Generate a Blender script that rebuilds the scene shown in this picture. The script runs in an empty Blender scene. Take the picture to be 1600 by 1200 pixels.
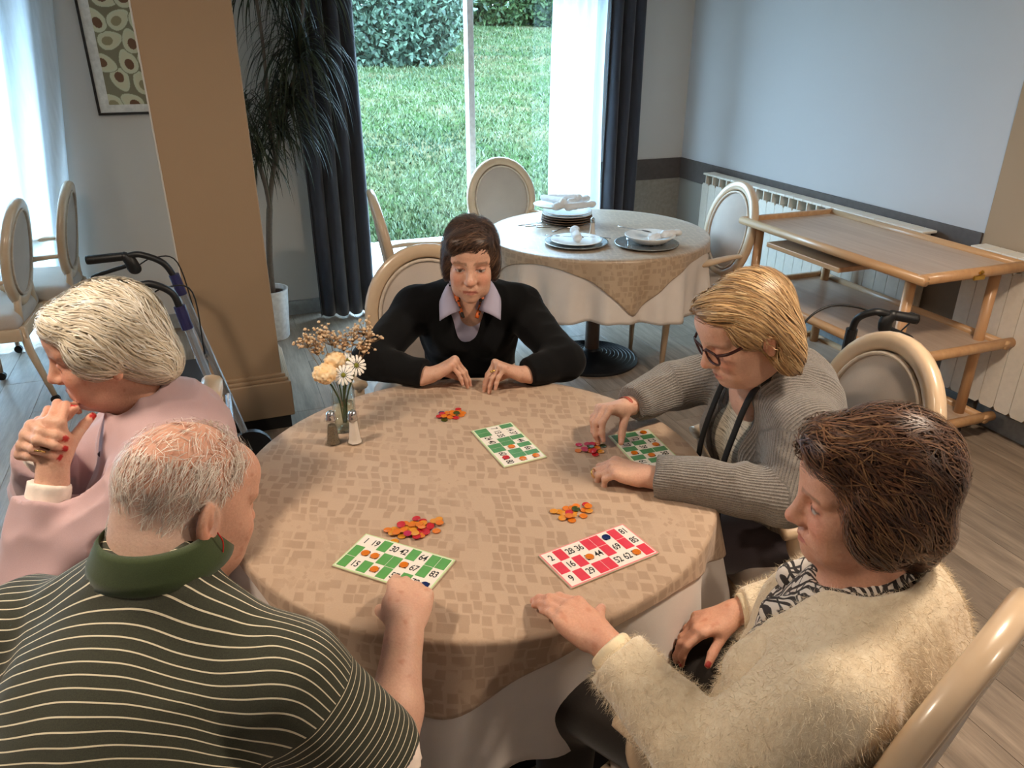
import bpy, bmesh, math, random
import numpy as np
from mathutils import Vector, Matrix

random.seed(7)
rng = np.random.default_rng(7)
SC = bpy.context.scene
COL = SC.collection
PI = math.pi

# ------------------------------------------------------------------ camera, world, lights, exposure
cam_d = bpy.data.cameras.new('camera')
cam_d.sensor_width = 36.0
cam_d.lens = 27.0
cam_d.clip_start = 0.05
cam_o = bpy.data.objects.new('camera', cam_d)
COL.objects.link(cam_o)
cam_o.location = (0.0, 0.0, 1.75)
cam_o.rotation_euler = (math.radians(90 - 24.5), 0.0, math.radians(-20.8))
SC.camera = cam_o

world = bpy.data.worlds.new('overcast_sky')
SC.world = world
world.use_nodes = True
_wn = world.node_tree.nodes
_bg = _wn['Background']
_bg.inputs[0].default_value = (0.50, 0.73, 1.0, 1.0)
_bg.inputs[1].default_value = 25.0

SC.view_settings.view_transform = 'Standard'
SC.view_settings.look = 'None'
SC.view_settings.gamma = 1.0
SC.view_settings.use_curve_mapping = False
SC.view_settings.exposure = 0.08
SC.cycles.use_denoising = True
SC.cycles.max_bounces = 8
SC.cycles.transparent_max_bounces = 12
SC.cycles.caustics_reflective = False
SC.cycles.caustics_refractive = False
SC.cycles.sample_clamp_indirect = 6.0


def window_portal(name, x0, x1, z0, z1, y):
    l = bpy.data.lights.new(name, 'AREA')
    l.shape = 'RECTANGLE'
    l.size = x1 - x0
    l.size_y = z1 - z0
    l.cycles.is_portal = True
    o = bpy.data.objects.new(name, l)
    COL.objects.link(o)
    o.location = ((x0 + x1) / 2, y, (z0 + z1) / 2)
    o.rotation_euler = (-PI / 2, 0, 0)
    return o


window_portal('garden_window_portal', 0.70, 2.66, 0.06, 2.14, 5.36)
window_portal('side_window_portal', -3.4, -0.93, 0.06, 2.14, 5.36)

# ------------------------------------------------------------------ small helpers
MATS = {}


def new_mat(name):
    m = bpy.data.materials.new(name)
    m.use_nodes = True
    MATS[name] = m
    nt = m.node_tree
    return m, nt, nt.nodes['Principled BSDF']


def lin(c):
    """sRGB 0-255 triple to linear rgba"""
    o = []
    for v in c:
        v = v / 255.0
        o.append(v / 12.92 if v <= 0.04045 else ((v + 0.055) / 1.055) ** 2.4)
    return (o[0], o[1], o[2], 1.0)


def N(nt, kind, **kw):
    n = nt.nodes.new(kind)
    for k, v in kw.items():
        if k.startswith('i_'):
            n.inputs[k[2:].replace('_', ' ')].default_value = v
        else:
            setattr(n, k, v)
    return n


def mix_rgb(nt, fac, a, b, blend='MIX'):
    n = nt.nodes.new('ShaderNodeMix')
    n.data_type = 'RGBA'
    n.blend_type = blend
    for sock, val in ((n.inputs['Factor'], fac), (n.inputs[6], a), (n.inputs[7], b)):
        if hasattr(val, 'links') or hasattr(val, 'is_linked'):
            nt.links.new(val, sock)
        else:
            sock.default_value = val
    return n.outputs[2]


def ramp(nt, src, p0, p1, c0=(0, 0, 0, 1), c1=(1, 1, 1, 1)):
    r = nt.nodes.new('ShaderNodeValToRGB')
    r.color_ramp.elements[0].position = p0
    r.color_ramp.elements[1].position = p1
    r.color_ramp.elements[0].color = c0
    r.color_ramp.elements[1].color = c1
    nt.links.new(src, r.inputs[0])
    return r.outputs[0]


def coords(nt, kind='Object', scale=(1, 1, 1), rot=(0, 0, 0)):
    tc = nt.nodes.new('ShaderNodeTexCoord')
    mp = nt.nodes.new('ShaderNodeMapping')
    mp.inputs['Scale'].default_value = scale
    mp.inputs['Rotation'].default_value = rot
    nt.links.new(tc.outputs[kind], mp.inputs[0])
    return mp.outputs[0]


def noise(nt, vec, scale, detail=3.0, rough=0.5):
    n = nt.nodes.new('ShaderNodeTexNoise')
    n.inputs['Scale'].default_value = scale
    n.inputs['Detail'].default_value = detail
    n.inputs['Roughness'].default_value = rough
    if vec is not None:
        nt.links.new(vec, n.inputs['Vector'])
    return n.outputs[0]


def bump(nt, bsdf, height, strength=0.3, dist=0.002):
    b = nt.nodes.new('ShaderNodeBump')
    b.inputs['Strength'].default_value = strength
    b.inputs['Distance'].default_value = dist
    nt.links.new(height, b.inputs['Height'])
    nt.links.new(b.outputs[0], bsdf.inputs['Normal'])
    return b


def plain(name, rgb, rough=0.5, metal=0.0, var=0.06, nscale=40.0, bmp=0.0, spec=0.5, coat=0.0):
    """procedural material: a colour with faint noise variation"""
    if name in MATS:
        return MATS[name]
    m, nt, b = new_mat(name)
    c = lin(rgb)
    v = coords(nt)
    nz = noise(nt, v, nscale)
    d = tuple(max(0.0, x * (1 - var * 2)) for x in c[:3]) + (1,)
    l = tuple(min(1.0, x * (1 + var * 2)) for x in c[:3]) + (1,)
    nt.links.new(ramp(nt, nz, 0.3, 0.7, d, l), b.inputs['Base Color'])
    b.inputs['Roughness'].default_value = rough
    b.inputs['Metallic'].default_value = metal
    b.inputs['Specular IOR Level'].default_value = spec
    b.inputs['Coat Weight'].default_value = coat
    if bmp:
        bump(nt, b, nz, bmp, 0.002)
    return m


def link(o, parent=None):
    COL.objects.link(o)
    if parent is not None:
        o.parent = parent
    return o


def tag(o, label=None, cat=None, group=None, kind=None):
    if label:
        o['label'] = label
    if cat:
        o['category'] = cat
    if group:
        o['group'] = group
    if kind:
        o['kind'] = kind
    return o


def thing(name, label, cat, loc=(0, 0, 0), rz=0.0, group=None):
    o = bpy.data.objects.new(name, None)
    o.empty_display_size = 0.05
    COL.objects.link(o)
    o.location = loc
    o.rotation_euler = (0, 0, rz)
    return tag(o, label, cat, group)


def copy_tree(o, parent=None):
    c = o.copy()
    COL.objects.link(c)
    c.parent = parent
    for ch in o.children:
        copy_tree(ch, c)
    return c


def mesh_from(name, verts, faces, mat=None, parent=None, smooth=True, attrs=None):
    me = bpy.data.meshes.new(name)
    if isinstance(verts, np.ndarray):
        nv, nf = len(verts), len(faces)
        me.vertices.add(nv)
        me.vertices.foreach_set('co', verts.astype(np.float32).ravel())
        k = faces.shape[1]
        me.loops.add(nf * k)
        me.loops.foreach_set('vertex_index', faces.astype(np.int32).ravel())
        me.polygons.add(nf)
        me.polygons.foreach_set('loop_start', np.arange(0, nf * k, k, dtype=np.int32))
        me.update(calc_edges=True)
    else:
        me.from_pydata(verts, [], faces)
    if smooth:
        me.shade_smooth()
    if attrs:
        for an, arr in attrs.items():
            arr = np.asarray(arr, dtype=np.float32)
            if arr.ndim == 1:
                a = me.attributes.new(an, 'FLOAT', 'POINT')
                a.data.foreach_set('value', arr)
            else:
                if arr.shape[1] == 3:
                    arr = np.concatenate([arr, np.ones((len(arr), 1), np.float32)], 1)
                a = me.attributes.new(an, 'FLOAT_COLOR', 'POINT')
                a.data.foreach_set('color', arr.ravel())
    if mat is not None:
        me.materials.append(mat)
    o = bpy.data.objects.new(name, me)
    return link(o, parent)


class MB:
    """collects shapes into one mesh object"""

    def __init__(s):
        s.v = []
        s.f = []

    def add(s, v, f):
        o = len(s.v)
        s.v += [tuple(x) for x in v]
        s.f += [tuple(i + o for i in q) for q in f]
        return s

    def box(s, lo, hi, bev=0.0, M=None):
        bm = bmesh.new()
        bmesh.ops.create_cube(bm, size=1.0)
        c = [(a + b) / 2 for a, b in zip(lo, hi)]
        d = [abs(b - a) for a, b in zip(lo, hi)]
        for v in bm.verts:
            v.co = Vector((v.co.x * d[0] + c[0], v.co.y * d[1] + c[1], v.co.z * d[2] + c[2]))
        if bev > 0:
            bmesh.ops.bevel(bm, geom=bm.edges[:], offset=min(bev, min(d) * 0.45), segments=2, affect='EDGES', profile=0.5)
        return s.bm(bm, M)

    def bm(s, bm, M=None):
        bm.verts.index_update()
        vs = [(M @ v.co) if M is not None else v.co.copy() for v in bm.verts]
        fs = [[v.index for v in f.verts] for f in bm.faces]
        bm.free()
        return s.add(vs, fs)

    def tube(s, pts, rads, n=10, caps=True, flat=None):
        """round tube along pts; flat=(axis vector, factor) squashes the section along the axis"""
        pts = [Vector(p) for p in pts]
        if not hasattr(rads, '__len__'):
            rads = [rads] * len(pts)
        vs, fs = [], []
        up = None
        for i, p in enumerate(pts):
            a = pts[max(i - 1, 0)]
            b = pts[min(i + 1, len(pts) - 1)]
            t = (b - a).normalized()
            if up is None:
                up = Vector((0, 0, 1)) if abs(t.z) < 0.9 else Vector((1, 0, 0))
            x = t.cross(up)
            if x.length < 1e-6:
                x = t.orthogonal()
            x.normalize()
            y = x.cross(t).normalized()
            up = y
            for k in range(n):
                an = 2 * PI * k / n
                off = (x * math.cos(an) + y * math.sin(an)) * rads[i]
                if flat:
                    ax = Vector(flat[0])
                    off = off - ax * off.dot(ax) * (1 - flat[1])
                vs.append(p + off)
        m = len(pts)
        for i in range(m - 1):
            for k in range(n):
                k2 = (k + 1) % n
                fs.append((i * n + k, (i + 1) * n + k, (i + 1) * n + k2, i * n + k2))
        if caps:
            fs.append(tuple(range(n)))
            fs.append(tuple((m - 1) * n + k for k in reversed(range(n))))
        return s.add(vs, fs)

    def lathe(s, prof, n=24, M=None, cap0=True, cap1=True):
        """prof: list of (r, z)"""
        vs, fs = [], []
        for r, z in prof:
            for k in range(n):
                a = 2 * PI * k / n
                vs.append(Vector((r * math.cos(a), r * math.sin(a), z)))
        for i in range(len(prof) - 1):
            for k in range(n):
                k2 = (k + 1) % n
                fs.append((i * n + k, i * n + k2, (i + 1) * n + k2, (i + 1) * n + k))
        if cap0:
            fs.append(tuple(reversed(range(n))))
        if cap1:
            fs.append(tuple((len(prof) - 1) * n + k for k in range(n)))
        if M is not None:
            vs = [M @ v for v in vs]
        return s.add(vs, fs)

    def prism(s, poly, z0, z1, M=None):
        n = len(poly)
        vs = [Vector((x, y, z0)) for x, y in poly] + [Vector((x, y, z1)) for x, y in poly]
        fs = [tuple(reversed(range(n))), tuple(range(n, 2 * n))]
        fs += [(i, (i + 1) % n, n + (i + 1) % n, n + i) for i in range(n)]
        if M is not None:
            vs = [M @ v for v in vs]
        return s.add(vs, fs)

    def build(s, name, mat, parent=None, smooth=False, angle=None):
        o = mesh_from(name, s.v, s.f, mat, parent, smooth)
        if angle is not None:
            o.data.shade_smooth()
            me = o.data
            bm = bmesh.new()
            bm.from_mesh(me)
            for e in bm.edges:
                if len(e.link_faces) == 2 and e.calc_face_angle(0.0) > math.radians(angle):
                    e.smooth = False
            bm.to_mesh(me)
            bm.free()
        return o


def bez(p0, p1, p2, p3, n=10):
    p0, p1, p2, p3 = map(Vector, (p0, p1, p2, p3))
    out = []
    for i in range(n + 1):
        t = i / n
        u = 1 - t
        out.append(p0 * u ** 3 + p1 * 3 * u * u * t + p2 * 3 * u * t * t + p3 * t ** 3)
    return out


def spline(pts, n=6):
    """catmull-rom through pts"""
    P = [Vector(p) for p in pts]
    P = [P[0] * 2 - P[1]] + P + [P[-1] * 2 - P[-2]]
    out = []
    for i in range(1, len(P) - 2):
        for k in range(n):
            t = k / n
            a, b, c, d = P[i - 1], P[i], P[i + 1], P[i + 2]
            out.append(0.5 * ((2 * b) + (c - a) * t + (2 * a - 5 * b + 4 * c - d) * t * t + (3 * b - a - 3 * c + d) * t ** 3))
    out.append(P[-2])
    return out


# ------------------------------------------------------------------ signed-distance modelling (sparse surface nets)
def V(*a):
    return np.array(a if len(a) > 1 else a[0], dtype=np.float64)


def unit(v):
    v = np.asarray(v, dtype=np.float64)
    return v / np.linalg.norm(v)


def _hash(i, j, k):
    h = (i * 374761393 + j * 668265263 + k * 1274126177) & 0x7fffffff
    h = ((h ^ (h >> 13)) * 1103515245) & 0x7fffffff
    return ((h ^ (h >> 16)) & 0xffff).astype(np.float32) / 32767.5 - 1.0


def vnoise(P, scale=1.0, seed=0):
    """smooth value noise in -1..1"""
    Q = P * scale + seed * 17.31
    F = np.floor(Q).astype(np.int64)
    T = (Q - F).astype(np.float32)
    T = T * T * (3 - 2 * T)
    r = 0
    for a in (0, 1):
        for b in (0, 1):
            for c in (0, 1):
                w = (T[..., 0] if a else 1 - T[..., 0]) * (T[..., 1] if b else 1 - T[..., 1]) * (T[..., 2] if c else 1 - T[..., 2])
                r = r + w * _hash(F[..., 0] + a, F[..., 1] + b, F[..., 2] + c)
    return r


def smin(a, b, k):
    if k <= 0:
        return np.minimum(a, b)
    h = np.maximum(k - np.abs(a - b), 0) / k
    return np.minimum(a, b) - h * h * (k * 0.25)


class SDF:
    def __init__(s):
        s.p = []

    # every primitive: fn(P), lo, hi, k, op ('u','s','i'), tag
    def _add(s, fn, lo, hi, k, op, tg):
        s.p.append((fn, np.asarray(lo), np.asarray(hi), k, op, tg))
        return s

    def cone(s, a, b, ra, rb, k=0.02, op='u', tg=None, flat=None, cut=None):
        """tapered capsule; flat=(axis,factor) squashes it; cut=(point,normal) keeps the side the normal points away from"""
        a, b = V(a), V(b)
        ab = b - a
        L2 = max(float(ab @ ab), 1e-9)
        fx = None
        if flat is not None:
            fx = (unit(flat[0]), flat[1])

        def fn(P, a=a.astype(np.float32), ab=ab.astype(np.float32)):
            q = P - a
            t = np.clip((q @ ab) / L2, 0, 1)
            d = q - t[..., None] * ab
            if fx is not None:
                n = fx[0].astype(np.float32)
                e = d @ n
                d = d + (e * (1 / fx[1] - 1))[..., None] * n
            r = ra + (rb - ra) * t
            o = np.sqrt((d * d).sum(-1)) - r
            if fx is not None:
                o = o * (0.5 + 0.5 * min(fx[1], 1.0))
            if cut is not None:
                o = np.maximum(o, (P - V(cut[0]).astype(np.float32)) @ unit(cut[1]).astype(np.float32))
            return o
        m = max(ra, rb)
        if fx is not None:
            m *= max(1.0, fx[1])
        return s._add(fn, np.minimum(a, b) - m, np.maximum(a, b) + m, k, op, tg)

    def ell(s, c, r, R=None, k=0.02, op='u', tg=None):
        c, r = V(c), V(r)
        R = np.eye(3) if R is None else np.asarray(R)   # columns = local axes

        def fn(P, c=c.astype(np.float32), r=r.astype(np.float32), R=R.astype(np.float32)):
            q = (P - c) @ R
            k0 = np.sqrt(((q / r) ** 2).sum(-1)) + 1e-9
            k1 = np.sqrt(((q / (r * r)) ** 2).sum(-1)) + 1e-9
            return k0 * (k0 - 1) / k1
        ext = np.sqrt(((R * r) ** 2).sum(1))
        return s._add(fn, c - ext, c + ext, k, op, tg)

    def box(s, c, h, R=None, rad=0.0, k=0.0, op='u', tg=None):
        c, h = V(c), V(h)
        R = np.eye(3) if R is None else np.asarray(R)

        def fn(P, c=c.astype(np.float32), h=h.astype(np.float32), R=R.astype(np.float32)):
            q = np.abs((P - c) @ R) - (h - rad)
            return np.sqrt((np.maximum(q, 0) ** 2).sum(-1)) + np.minimum(q.max(-1), 0) - rad
        ext = (np.abs(R) * h).sum(1)
        return s._add(fn, c - ext, c + ext, k, op, tg)

    def chain(s, pts, rads, k=0.02, **kw):
        for i in range(len(pts) - 1):
            s.cone(pts[i], pts[i + 1], rads[i], rads[i + 1], k, **kw)
        return s

    def ev(s, P):
        P = np.asarray(P, dtype=np.float32)
        d = np.full(P.shape[:-1], 1.0, np.float32)
        for fn, lo, hi, k, op, tg in s.p:
            q = fn(P)
            if op == 'u':
                d = smin(d, q, k)
            elif op == 's':
                d = -smin(-d, q, k)
            else:
                d = -smin(-d, -q, k)
        return d

    def grad(s, P, e=0.002):
        g = np.stack([s.ev(P + np.eye(3)[i] * e) - s.ev(P - np.eye(3)[i] * e) for i in range(3)], -1)
        return g / (np.linalg.norm(g, axis=-1, keepdims=True) + 1e-9)

    def mesh(s, res, disp=None, post=None, crop=None):
        """sparse surface nets; disp(P)->offset subtracted from the distance; returns verts, quads"""
        U = [p for p in s.p if p[4] == 'u']
        lo = np.min([p[1] for p in U], 0) - 4 * res
        hi = np.max([p[2] for p in U], 0) + 4 * res
        if crop is not None:
            lo = np.maximum(lo, crop[0])
            hi = np.minimum(hi, crop[1])
        B = 8
        bs = B * res
        nb = np.ceil((hi - lo) / bs).astype(int)
        g = np.stack(np.meshgrid(*[np.arange(n) for n in nb], indexing='ij'), -1).reshape(-1, 3)
        ctr = (lo + (g + 0.5) * bs).astype(np.float32)
        d = s.ev(ctr)
        g = g[np.abs(d) < bs * 0.87 * 1.35 + 0.012]
        if len(g) == 0:
            return np.zeros((0, 3)), np.zeros((0, 4), int)
        ax = np.arange(B + 1) * res
        off = np.stack(np.meshgrid(ax, ax, ax, indexing='ij'), -1).astype(np.float32)
        base = (lo + g * bs).astype(np.float32)
        D = np.full((len(g), B + 1, B + 1, B + 1), 1.0, np.float32)
        for fn, plo, phi, k, op, tg in s.p:
            m = k + 2 * res + 0.006
            if op == 'i':
                sel = np.arange(len(g))
            else:
                sel = np.nonzero(np.all((base + bs >= plo - m) & (base <= phi + m), 1))[0]
            for c0 in range(0, len(sel), 400):
                ss = sel[c0:c0 + 400]
                P = base[ss][:, None, None, None, :] + off
                q = fn(P)
                if op == 'u':
                    D[ss] = smin(D[ss], q, k)
                elif op == 's':
                    D[ss] = -smin(-D[ss], q, k)
                else:
                    D[ss] = -smin(-D[ss], -q, k)
        if disp is not None:
            for c0 in range(0, len(g), 400):
                near = np.arange(c0, min(c0 + 400, len(g)))
                P = base[near][:, None, None, None, :] + off
                D[near] -= disp(P)
        ins = D < 0
        cnt = np.zeros((len(g), B, B, B), np.int8)
        for a in (0, 1):
            for b in (0, 1):
                for c in (0, 1):
                    cnt += ins[:, a:a + B, b:b + B, c:c + B]
        bi, i, j, k_ = np.nonzero((cnt > 0) & (cnt < 8))
        cor = np.array([(a, b, c) for a in (0, 1) for b in (0, 1) for c in (0, 1)])
        dv = np.stack([D[bi, i + a, j + b, k_ + c] for a, b, c in cor], 1)
        acc = np.zeros((len(bi), 3), np.float32)
        n = np.zeros((len(bi), 1), np.float32)
        for x in range(8):
            for y in range(x + 1, 8):
                if np.abs(cor[x] - cor[y]).sum() != 1:
                    continue
                da, db = dv[:, x], dv[:, y]
                cr = (da < 0) != (db < 0)
                t = np.where(cr, da / np.where(cr, da - db, 1), 0)[:, None]
                acc += np.where(cr[:, None], cor[x] + (cor[y] - cor[x]) * t, 0)
                n += cr[:, None]
        gi = g[bi] * B + np.stack([i, j, k_], 1)
        verts = lo + (gi + acc / n) * res
        dim = nb * B + 2
        key = (gi[:, 0].astype(np.int64) * dim[1] + gi[:, 1]) * dim[2] + gi[:, 2]
        order = np.argsort(key)
        ks = key[order]
        st = np.array([dim[1] * dim[2], dim[2], 1], dtype=np.int64)

        def look(q):
            r = np.searchsorted(ks, q)
            r = np.minimum(r, len(ks) - 1)
            return np.where(ks[r] == q, order[r], -1)
        quads = []
        for axis, (u, w) in enumerate(((1, 2), (2, 0), (0, 1))):
            d0 = dv[:, 0]
            d1 = dv[:, [4, 2, 1][axis]]
            cr = (d0 < 0) != (d1 < 0)
            idx = np.nonzero(cr)[0]
            kk = key[idx]
            q = np.stack([idx, look(kk - st[u]), look(kk - st[u] - st[w]), look(kk - st[w])], 1)
            flip = d0[idx] < 0
            q[~flip] = q[~flip][:, ::-1]
            quads.append(q[(q >= 0).all(1)])
        quads = np.concatenate(quads)[:, ::-1]
        return verts, quads

    def tags(s, P, names):
        """index of the nearest primitive among those whose tag is in names"""
        best = np.full(len(P), 9.0, np.float32)
        out = np.zeros(len(P), int)
        for fn, lo, hi, k, op, tg in s.p:
            if op == 'u' and tg in names:
                q = fn(P.astype(np.float32))
                m = q < best
                best[m] = q[m]
                out[m] = names.index(tg)
        return out


def relax(verts, quads, it=1, f=0.5):
    """laplacian smoothing"""
    v = verts.copy()
    e = np.concatenate([quads[:, [0, 1]], quads[:, [1, 2]], quads[:, [2, 3]], quads[:, [3, 0]]])
    a = np.concatenate([e[:, 0], e[:, 1]])
    b = np.concatenate([e[:, 1], e[:, 0]])
    cnt = np.bincount(a, minlength=len(v))[:, None]
    for _ in range(it):
        s = np.stack([np.bincount(a, v[b, i], minlength=len(v)) for i in range(3)], 1)
        v = v + (s / np.maximum(cnt, 1) - v) * f
    return v
# ------------------------------------------------------------------ materials of the room
def wall_paint(name, rgb, rgb_low=None, z_split=0.0):
    m, nt, b = new_mat(name)
    v = coords(nt, 'Object')
    n1 = noise(nt, v, 160, 2)
    n2 = noise(nt, v, 2.2, 3)
    c = lin(rgb)
    hi = mix_rgb(nt, ramp(nt, n2, 0.3, 0.7), tuple(x * 0.97 for x in c[:3]) + (1,), c)
    if rgb_low:
        g = nt.nodes.new('ShaderNodeNewGeometry')
        sx = nt.nodes.new('ShaderNodeSeparateXYZ')
        nt.links.new(g.outputs['Position'], sx.inputs[0])
        mt = N(nt, 'ShaderNodeMath', operation='GREATER_THAN')
        nt.links.new(sx.outputs['Z'], mt.inputs[0])
        mt.inputs[1].default_value = z_split
        hi = mix_rgb(nt, mt.outputs[0], lin(rgb_low), hi)
    nt.links.new(hi, b.inputs['Base Color'])
    b.inputs['Roughness'].default_value = 0.85
    bump(nt, b, n1, 0.35, 0.001)
    return m


M_wall = wall_paint('wall_paint', (192, 190, 190), (150, 142, 132), 0.80)
M_wall_plain = wall_paint('wall_paint_plain', (206, 200, 194))
M_band = plain('band_paint', (84, 75, 70), 0.7, nscale=30)
M_tan = wall_paint('tan_paint', (164, 137, 108))
M_ceiling = wall_paint('ceiling_paint', (232, 226, 216))
M_skirt = plain('skirting_paint', (150, 152, 152), 0.6)
M_black = plain('flat_black', (22, 20, 20), 0.6)
M_pvc = plain('white_pvc', (232, 235, 238), 0.35)
M_radiator = plain('radiator_enamel', (228, 220, 206), 0.4, var=0.02)
M_rad_dark = plain('radiator_gap', (92, 86, 78), 0.7)


def floor_wood(name, base, dark, objvar=True):
    m, nt, b = new_mat(name)
    v = coords(nt, 'Object', (1, 1, 1))
    info = nt.nodes.new('ShaderNodeObjectInfo')
    add = N(nt, 'ShaderNodeVectorMath', operation='ADD')
    sc = N(nt, 'ShaderNodeVectorMath', operation='SCALE')
    cb = nt.nodes.new('ShaderNodeCombineXYZ')
    nt.links.new(info.outputs['Random'], cb.inputs[0])
    nt.links.new(info.outputs['Random'], cb.inputs[1])
    nt.links.new(cb.outputs[0], sc.inputs[0])
    sc.inputs['Scale'].default_value = 37.0
    nt.links.new(v, add.inputs[0])
    nt.links.new(sc.outputs[0], add.inputs[1])
    mp = nt.nodes.new('ShaderNodeMapping')
    mp.inputs['Scale'].default_value = (26, 2.2, 1)
    nt.links.new(add.outputs[0], mp.inputs[0])
    g1 = noise(nt, mp.outputs[0], 1.0, 6, 0.65)
    g2 = noise(nt, mp.outputs[0], 5.0, 3, 0.6)
    c = mix_rgb(nt, ramp(nt, g1, 0.34, 0.68), lin(dark), lin(base))
    c = mix_rgb(nt, ramp(nt, g2, 0.3, 0.75), mix_rgb(nt, 0.25, c, (0.05, 0.04, 0.035, 1)), c)
    hsv = nt.nodes.new('ShaderNodeHueSaturation')
    mr = N(nt, 'ShaderNodeMapRange')
    nt.links.new(info.outputs['Random'], mr.inputs[0])
    mr.inputs[3].default_value = 0.86
    mr.inputs[4].default_value = 1.12
    nt.links.new(mr.outputs[0], hsv.inputs['Value'])
    nt.links.new(c, hsv.inputs['Color'])
    nt.links.new(hsv.outputs[0], b.inputs['Base Color'])
    b.inputs['Roughness'].default_value = 0.42
    b.inputs['Specular IOR Level'].default_value = 0.4
    bump(nt, b, g1, 0.15, 0.001)
    return m


M_plank = floor_wood('floor_plank_wood', (172, 153, 134), (130, 115, 101))
M_sub = plain('floor_joint', (72, 64, 58), 0.8)

X0, X1, Y0, Y1, ZC = -4.0, 3.36, -3.0, 5.2, 2.62

# ------------------------------------------------------------------ floor with planks
fl = MB().box((X0, Y0, -0.12), (X1, Y1 + 0.2, -0.003)).build('floor', M_sub)
tag(fl, 'grey brown wood plank floor of the dining room', kind='structure')
pw, pl = 0.20, 1.24
pm = MB().box((-pw / 2 + .0008, -pl / 2 + .0008, -0.005), (pw / 2 - .0008, pl / 2 - .0008, 0.0), 0.0012)
plank0 = None
ncol = int((X1 + 2.2) / pw) + 1
for i in range(ncol):
    x = X1 - pw / 2 - i * pw
    offy = [0.0, 0.47, 0.9, 0.23, 0.66][i % 5]
    for j in range(6):
        y = Y1 - pl / 2 - j * pl + offy - 0.3
        if y - pl / 2 < -0.6:
            continue
        if y + pl / 2 > Y1:
            continue
        if plank0 is None:
            plank0 = pm.build('plank', M_plank, fl)
            o = plank0
        else:
            o = plank0.copy()
            COL.objects.link(o)
        o.location = (x, y, 0.0)
    # short end piece at the window wall
    top = Y1 - 0.3 + offy
    ys = [Y1 - pl / 2 - j * pl + offy - 0.3 + pl / 2 for j in range(6)]
    ys = [t for t in ys if t <= Y1]
    if ys:
        gap = Y1 - max(ys)
        if gap > 0.03:
            o = plank0.copy()
            COL.objects.link(o)
            o.scale = (1, gap / pl, 1)
            o.location = (x, Y1 - gap / 2, 0)

# ------------------------------------------------------------------ walls and ceiling
T = 0.16
w = MB()
for a, b_ in ((X0, -3.4), (-0.93, 0.70), (2.66, X1 + T)):
    w.box((a, Y1, 0), (b_, Y1 + T, ZC))
for a, b_ in ((-3.4, -0.93), (0.70, 2.66)):
    w.box((a, Y1, 2.15), (b_, Y1 + T, ZC))
    w.box((a, Y1, -0.1), (b_, Y1 + T, 0.02))
tag(w.build('wall_back', M_wall_plain), 'off white window wall with two tall window openings', kind='structure')
tag(MB().box((X1, Y0, 0), (X1 + T, Y1, ZC)).build('wall_right', M_wall), 'pale grey wall behind the radiators', kind='structure')
tag(MB().box((X0 - T, Y0, 0), (X0, Y1 + T, ZC)).build('wall_left', M_wall_plain), kind='structure')
tag(MB().box((X0 - T, Y0 - T, 0), (X1 + T, Y0, ZC)).build('wall_front', M_wall_plain), kind='structure')
tag(MB().box((X0 - T, Y0 - T, ZC), (X1 + T, Y1 + T, ZC + 0.1)).build('ceiling', M_ceiling), kind='structure')
# dark chair-rail band
tag(MB().box((X1 - 0.012, 2.57, 0.745), (X1, Y1, 0.895), 0.002).build('trim_1', M_band), 'dark brown band along the pale wall above the radiators', kind='structure')
tag(MB().box((2.66, Y1 - 0.012, 0.745), (X1, Y1, 0.895), 0.002).build('trim_2', M_band), 'dark brown band on the wall beside the garden window', kind='structure')
# lower grey paint on the short wall piece by the window
tag(MB().box((2.66, Y1 - 0.004, 0.1), (X1, Y1, 0.745)).build('trim_3', plain('dado_paint', (150, 142, 132), 0.8)), 'greyish lower wall paint under the dark band', kind='structure')
# skirtings
tag(MB().box((X1 - 0.014, Y0, 0), (X1, Y1, 0.10), 0.003).build('baseboard_right', M_skirt), kind='structure')
tag(MB().box((-0.93, Y1 - 0.014, 0), (0.70, Y1, 0.10), 0.003).build('baseboard_back', M_skirt), kind='structure')
# tan projecting wall piece at the right
tag(MB().box((X1 - 0.010, 1.0, 0.1), (X1, 2.56, ZC), 0.002).build('wall_panel', M_tan), 'tan painted wall section at the right edge', kind='structure')

# pillar in the room
pil = thing('pillar', None, None)
tag(pil, 'square tan pillar with a wider moulded base', kind='structure')
MB().box((-0.20, 3.52, 0.27), (0.165, 3.92, ZC), 0.006).build('shaft', M_tan, pil)
pb = MB()
pb.box((-0.235, 3.485, 0.07), (0.20, 3.955, 0.25), 0.006)
pb.box((-0.225, 3.495, 0.25), (0.19, 3.945, 0.268), 0.005)
pb.box((-0.215, 3.505, 0.268), (0.18, 3.935, 0.285), 0.004)
pb.build('base_moulding', M_tan, pil)
MB().box((-0.215, 3.505, 0.0), (0.18, 3.935, 0.07)).build('black_block', M_black, pil)  # black block under the base moulding, slightly set back
MB().tube([(-0.2, 3.52, 0.29), (-0.2, 3.52, ZC - .01)], 0.004, 6).build('corner_bead', M_wall_plain, pil)

# ------------------------------------------------------------------ windows
def facing_gloss(nt, lo, hi):
    """reflection share that grows towards grazing angles, alike from both sides"""
    lw = nt.nodes.new('ShaderNodeLayerWeight')
    lw.inputs[0].default_value = 0.5
    pw = N(nt, 'ShaderNodeMath', operation='POWER')
    nt.links.new(lw.outputs['Facing'], pw.inputs[0])
    pw.inputs[1].default_value = 4.0
    ma = N(nt, 'ShaderNodeMath', operation='MULTIPLY_ADD')
    nt.links.new(pw.outputs[0], ma.inputs[0])
    ma.inputs[1].default_value = hi
    ma.inputs[2].default_value = lo
    return ma.outputs[0]


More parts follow.
